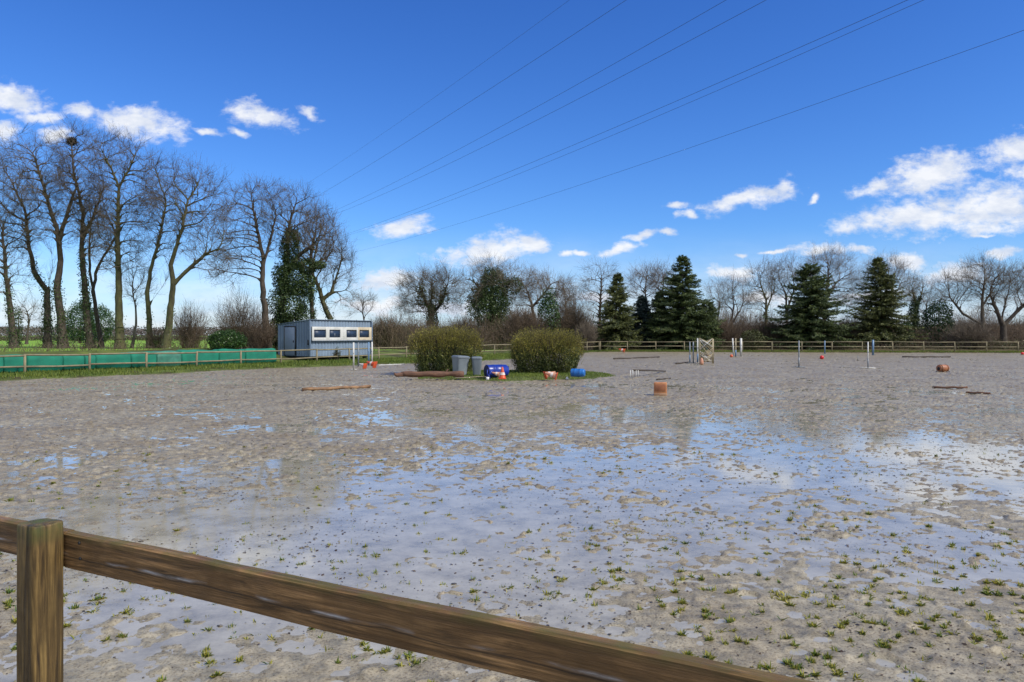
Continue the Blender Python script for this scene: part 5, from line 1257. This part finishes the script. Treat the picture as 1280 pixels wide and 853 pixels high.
# domain warp for ragged edges
wn = N(nt, 'ShaderNodeTexNoise'); wn.inputs['Scale'].default_value = 16; wn.inputs['Detail'].default_value = 5; L(uv.outputs[0], wn.inputs['Vector'])
ws = N(nt, 'ShaderNodeVectorMath', operation='MULTIPLY_ADD'); L(wn.outputs['Color'], ws.inputs[0]); ws.inputs[1].default_value = (.055, .032, 0); ws.inputs[2].default_value = (-.0275, -.016, 0)
wa = N(nt, 'ShaderNodeVectorMath', operation='ADD'); L(uv.outputs[0], wa.inputs[0]); L(ws.outputs[0], wa.inputs[1])
CL = [  # photo centre, half width, half height, tilt (deg), weight 1 = solid
    (15, 122, 46, 20, -14), (45, 147, 30, 9, -8), (8, 163, 18, 13, 0), (103, 140, 27, 12, 0), (175, 153, 60, 20, -8), (65, 170, 22, 9, 0), (265, 166, 20, 5, -12),
    (325, 146, 42, 14, -10), (388, 141, 14, 7, -20), (300, 165, 12, 4, -12),
    (502, 283, 34, 13, 8), (605, 316, 70, 19, 10), (640, 308, 44, 15, 6), (665, 307, 22, 10, 0), (478, 352, 50, 15, 4), (470, 380, 60, 14, 0), (560, 385, 80, 12, 0),
    (700, 317, 12, 5, 5), (722, 315, 16, 4, 0), (775, 312, 20, 8, 4), (802, 297, 22, 5, 3), (836, 293, 14, 4, 0), 
    (845, 257, 14, 5, 0), (856, 270, 10, 6, 0),
    (930, 250, 56, 11, 12), (980, 235, 17, 13, 30), (1018, 248, 9, 4, 20), (908, 342, 36, 12, 0), (925, 316, 12, 4, 0), (970, 314, 20, 3, 8), (1022, 309, 33, 10, 5), (1072, 311, 24, 5, 3),
    (1165, 219, 68, 24, 16), (1090, 235, 30, 9, 14), (1130, 272, 80, 19, 8), (1235, 261, 122, 33, 3), (1170, 274, 70, 17, 3), (1268, 188, 44, 22, 16), (1300, 215, 40, 20, 0),
    (1140, 328, 34, 12, -4), (1200, 345, 58, 14, 0), (1255, 317, 28, 6, 3), (1230, 296, 18, 3, 0), (960, 372, 50, 12, 0), (740, 372, 55, 9, 0), (1080, 370, 60, 12, 0)]
prev = None
for cx, cy, rx, ry, tl in CL:
    mp = N(nt, 'ShaderNodeMapping', vector_type='TEXTURE'); L(wa.outputs[0], mp.inputs['Vector'])
    mp.inputs['Location'].default_value = ((cx-640)/F, (HY-cy)/F, 0); mp.inputs['Rotation'].default_value = (0, 0, math.radians(tl)); mp.inputs['Scale'].default_value = (rx/F, ry/F, 1)
    ln = N(nt, 'ShaderNodeVectorMath', operation='LENGTH'); L(mp.outputs[0], ln.inputs[0])
    if prev is None: prev = ln.outputs['Value']
    else:
        mn = N(nt, 'ShaderNodeMath', operation='SMOOTH_MIN'); L(prev, mn.inputs[0]); L(ln.outputs['Value'], mn.inputs[1]); mn.inputs[2].default_value = .25; prev = mn.outputs[0]
def nz(scale, det, rough, sy=1.7, off=0.):
    mp = N(nt, 'ShaderNodeMapping'); mp.inputs['Scale'].default_value = (1, sy, 1); mp.inputs['Location'].default_value = (off, off, 0); L(uv.outputs[0], mp.inputs[0])
    n = N(nt, 'ShaderNodeTexNoise'); n.inputs['Scale'].default_value = scale; n.inputs['Detail'].default_value = det; n.inputs['Roughness'].default_value = rough; L(mp.outputs[0], n.inputs['Vector']); return n.outputs['Fac']
nA = nz(27, 9, .66)
v1 = N(nt, 'ShaderNodeMath', operation='SUBTRACT'); v1.inputs[0].default_value = 1.0; L(prev, v1.inputs[1])
v2 = N(nt, 'ShaderNodeMath', operation='MULTIPLY_ADD'); L(nA, v2.inputs[0]); v2.inputs[1].default_value = 2.5; v2.inputs[2].default_value = -1.22
nB = nz(75, 4, .6, 1.5, 5.)
v2b = N(nt, 'ShaderNodeMath', operation='MULTIPLY_ADD'); L(nB, v2b.inputs[0]); v2b.inputs[1].default_value = .9; L(v2.outputs[0], v2b.inputs[2])
v2c = N(nt, 'ShaderNodeMath', operation='ADD'); L(v2b.outputs[0], v2c.inputs[0]); v2c.inputs[1].default_value = -.45
v3 = N(nt, 'ShaderNodeMath', operation='ADD'); L(v1.outputs[0], v3.inputs[0]); L(v2c.outputs[0], v3.inputs[1])
den = N(nt, 'ShaderNodeMapRange', interpolation_type='SMOOTHSTEP'); den.inputs[1].default_value = -.30; den.inputs[2].default_value = .85; L(v3.outputs[0], den.inputs[0])
# thin milky veil low down
veil = N(nt, 'ShaderNodeMapRange', interpolation_type='SMOOTHSTEP'); veil.inputs[1].default_value = .15; veil.inputs[2].default_value = .01; veil.inputs[3].default_value = 0; veil.inputs[4].default_value = .62; L(dv.outputs[0], veil.inputs[0])
vn = N(nt, 'ShaderNodeMath', operation='MULTIPLY'); L(veil.outputs[0], vn.inputs[0]); L(ramp(nt, [(.3, (.35, .35, .35)), (.62, (1, 1, 1))], nz(7, 5, .5, 4, 3.)).outputs[0], vn.inputs[1])
fr_ = N(nt, 'ShaderNodeMath', operation='GREATER_THAN'); L(sp.outputs[1], fr_.inputs[0]); fr_.inputs[1].default_value = .06
dm = N(nt, 'ShaderNodeMath', operation='MAXIMUM'); L(den.outputs[0], dm.inputs[0]); L(vn.outputs[0], dm.inputs[1])
dn = N(nt, 'ShaderNodeMath', operation='MULTIPLY'); L(dm.outputs[0], dn.inputs[0]); L(fr_.outputs[0], dn.inputs[1])
bk = N(nt, 'ShaderNodeTexNoise'); bk.inputs['Scale'].default_value = 2.2; bk.inputs['Detail'].default_value = 7; L(tc.outputs['Generated'], bk.inputs['Vector'])  # noise clouds added outside the view for neutral fill light
bkr = ramp(nt, [(.42, (0, 0, 0)), (.56, (1, 1, 1))], bk.outputs['Fac'])
bm = N(nt, 'ShaderNodeMapRange'); bm.inputs[1].default_value = .45; bm.inputs[2].default_value = .2; L(sp.outputs[1], bm.inputs[0])
bb = N(nt, 'ShaderNodeMath', operation='MULTIPLY'); L(bkr.outputs[0], bb.inputs[0]); L(bm.outputs[0], bb.inputs[1])
bx = N(nt, 'ShaderNodeMath', operation='MAXIMUM'); L(bb.outputs[0], bx.inputs[0]); L(dn.outputs[0], bx.inputs[1]); dn = bx
d9 = N(nt, 'ShaderNodeMath', operation='MULTIPLY'); L(dn.outputs[0], d9.inputs[0]); d9.inputs[1].default_value = .95
shade = ramp(nt, [(.34, (3.6, 4.0, 4.8)), (.60, (5.3, 5.4, 5.6))], nz(17, 5, .6, 2.4, .7))
CLOUD_MIX = N(nt, 'ShaderNodeMix', data_type='RGBA'); CLOUD_MIX.clamp_factor = True
L(d9.outputs[0], CLOUD_MIX.inputs[0]); L(hs.outputs[0], CLOUD_MIX.inputs[6]); L(shade.outputs[0], CLOUD_MIX.inputs[7])
L(CLOUD_MIX.outputs[2], bg.inputs['Color'])
w.cycles.sampling_method = 'MANUAL'; w.cycles.sample_map_resolution = 512
sd = bpy.data.lights.new('sun', 'SUN'); sd.energy = 2.5; sd.angle = math.radians(10); sd.color = (1, .94, .83)
so = bpy.data.objects.new('sun', sd); COL.objects.link(so)
dirv = Vector((math.sin(SUN_AZ)*math.cos(SUN_EL), math.cos(SUN_AZ)*math.cos(SUN_EL), math.sin(SUN_EL)))
so.rotation_euler = dirv.to_track_quat('Z', 'Y').to_euler()
cd = bpy.data.cameras.new('camera'); cd.sensor_width = 36; cd.lens = 36*F/1280; cd.shift_y = -7.5/1280; cd.clip_start = .05; cd.clip_end = 5000
co_ = bpy.data.objects.new('camera', cd); COL.objects.link(co_); co_.location = (0, 0, HC); co_.rotation_euler = (math.pi/2, 0, 0); sc.camera = co_
vs = sc.view_settings; vs.view_transform = 'Standard'; vs.look = 'None'; vs.gamma = 1; vs.exposure = .85; vs.use_curve_mapping = False
sc.cycles.max_bounces = 6; sc.cycles.transparent_max_bounces = 8; sc.cycles.diffuse_bounces = 3; sc.cycles.glossy_bounces = 3
sc.cycles.caustics_reflective = False; sc.cycles.caustics_refractive = False
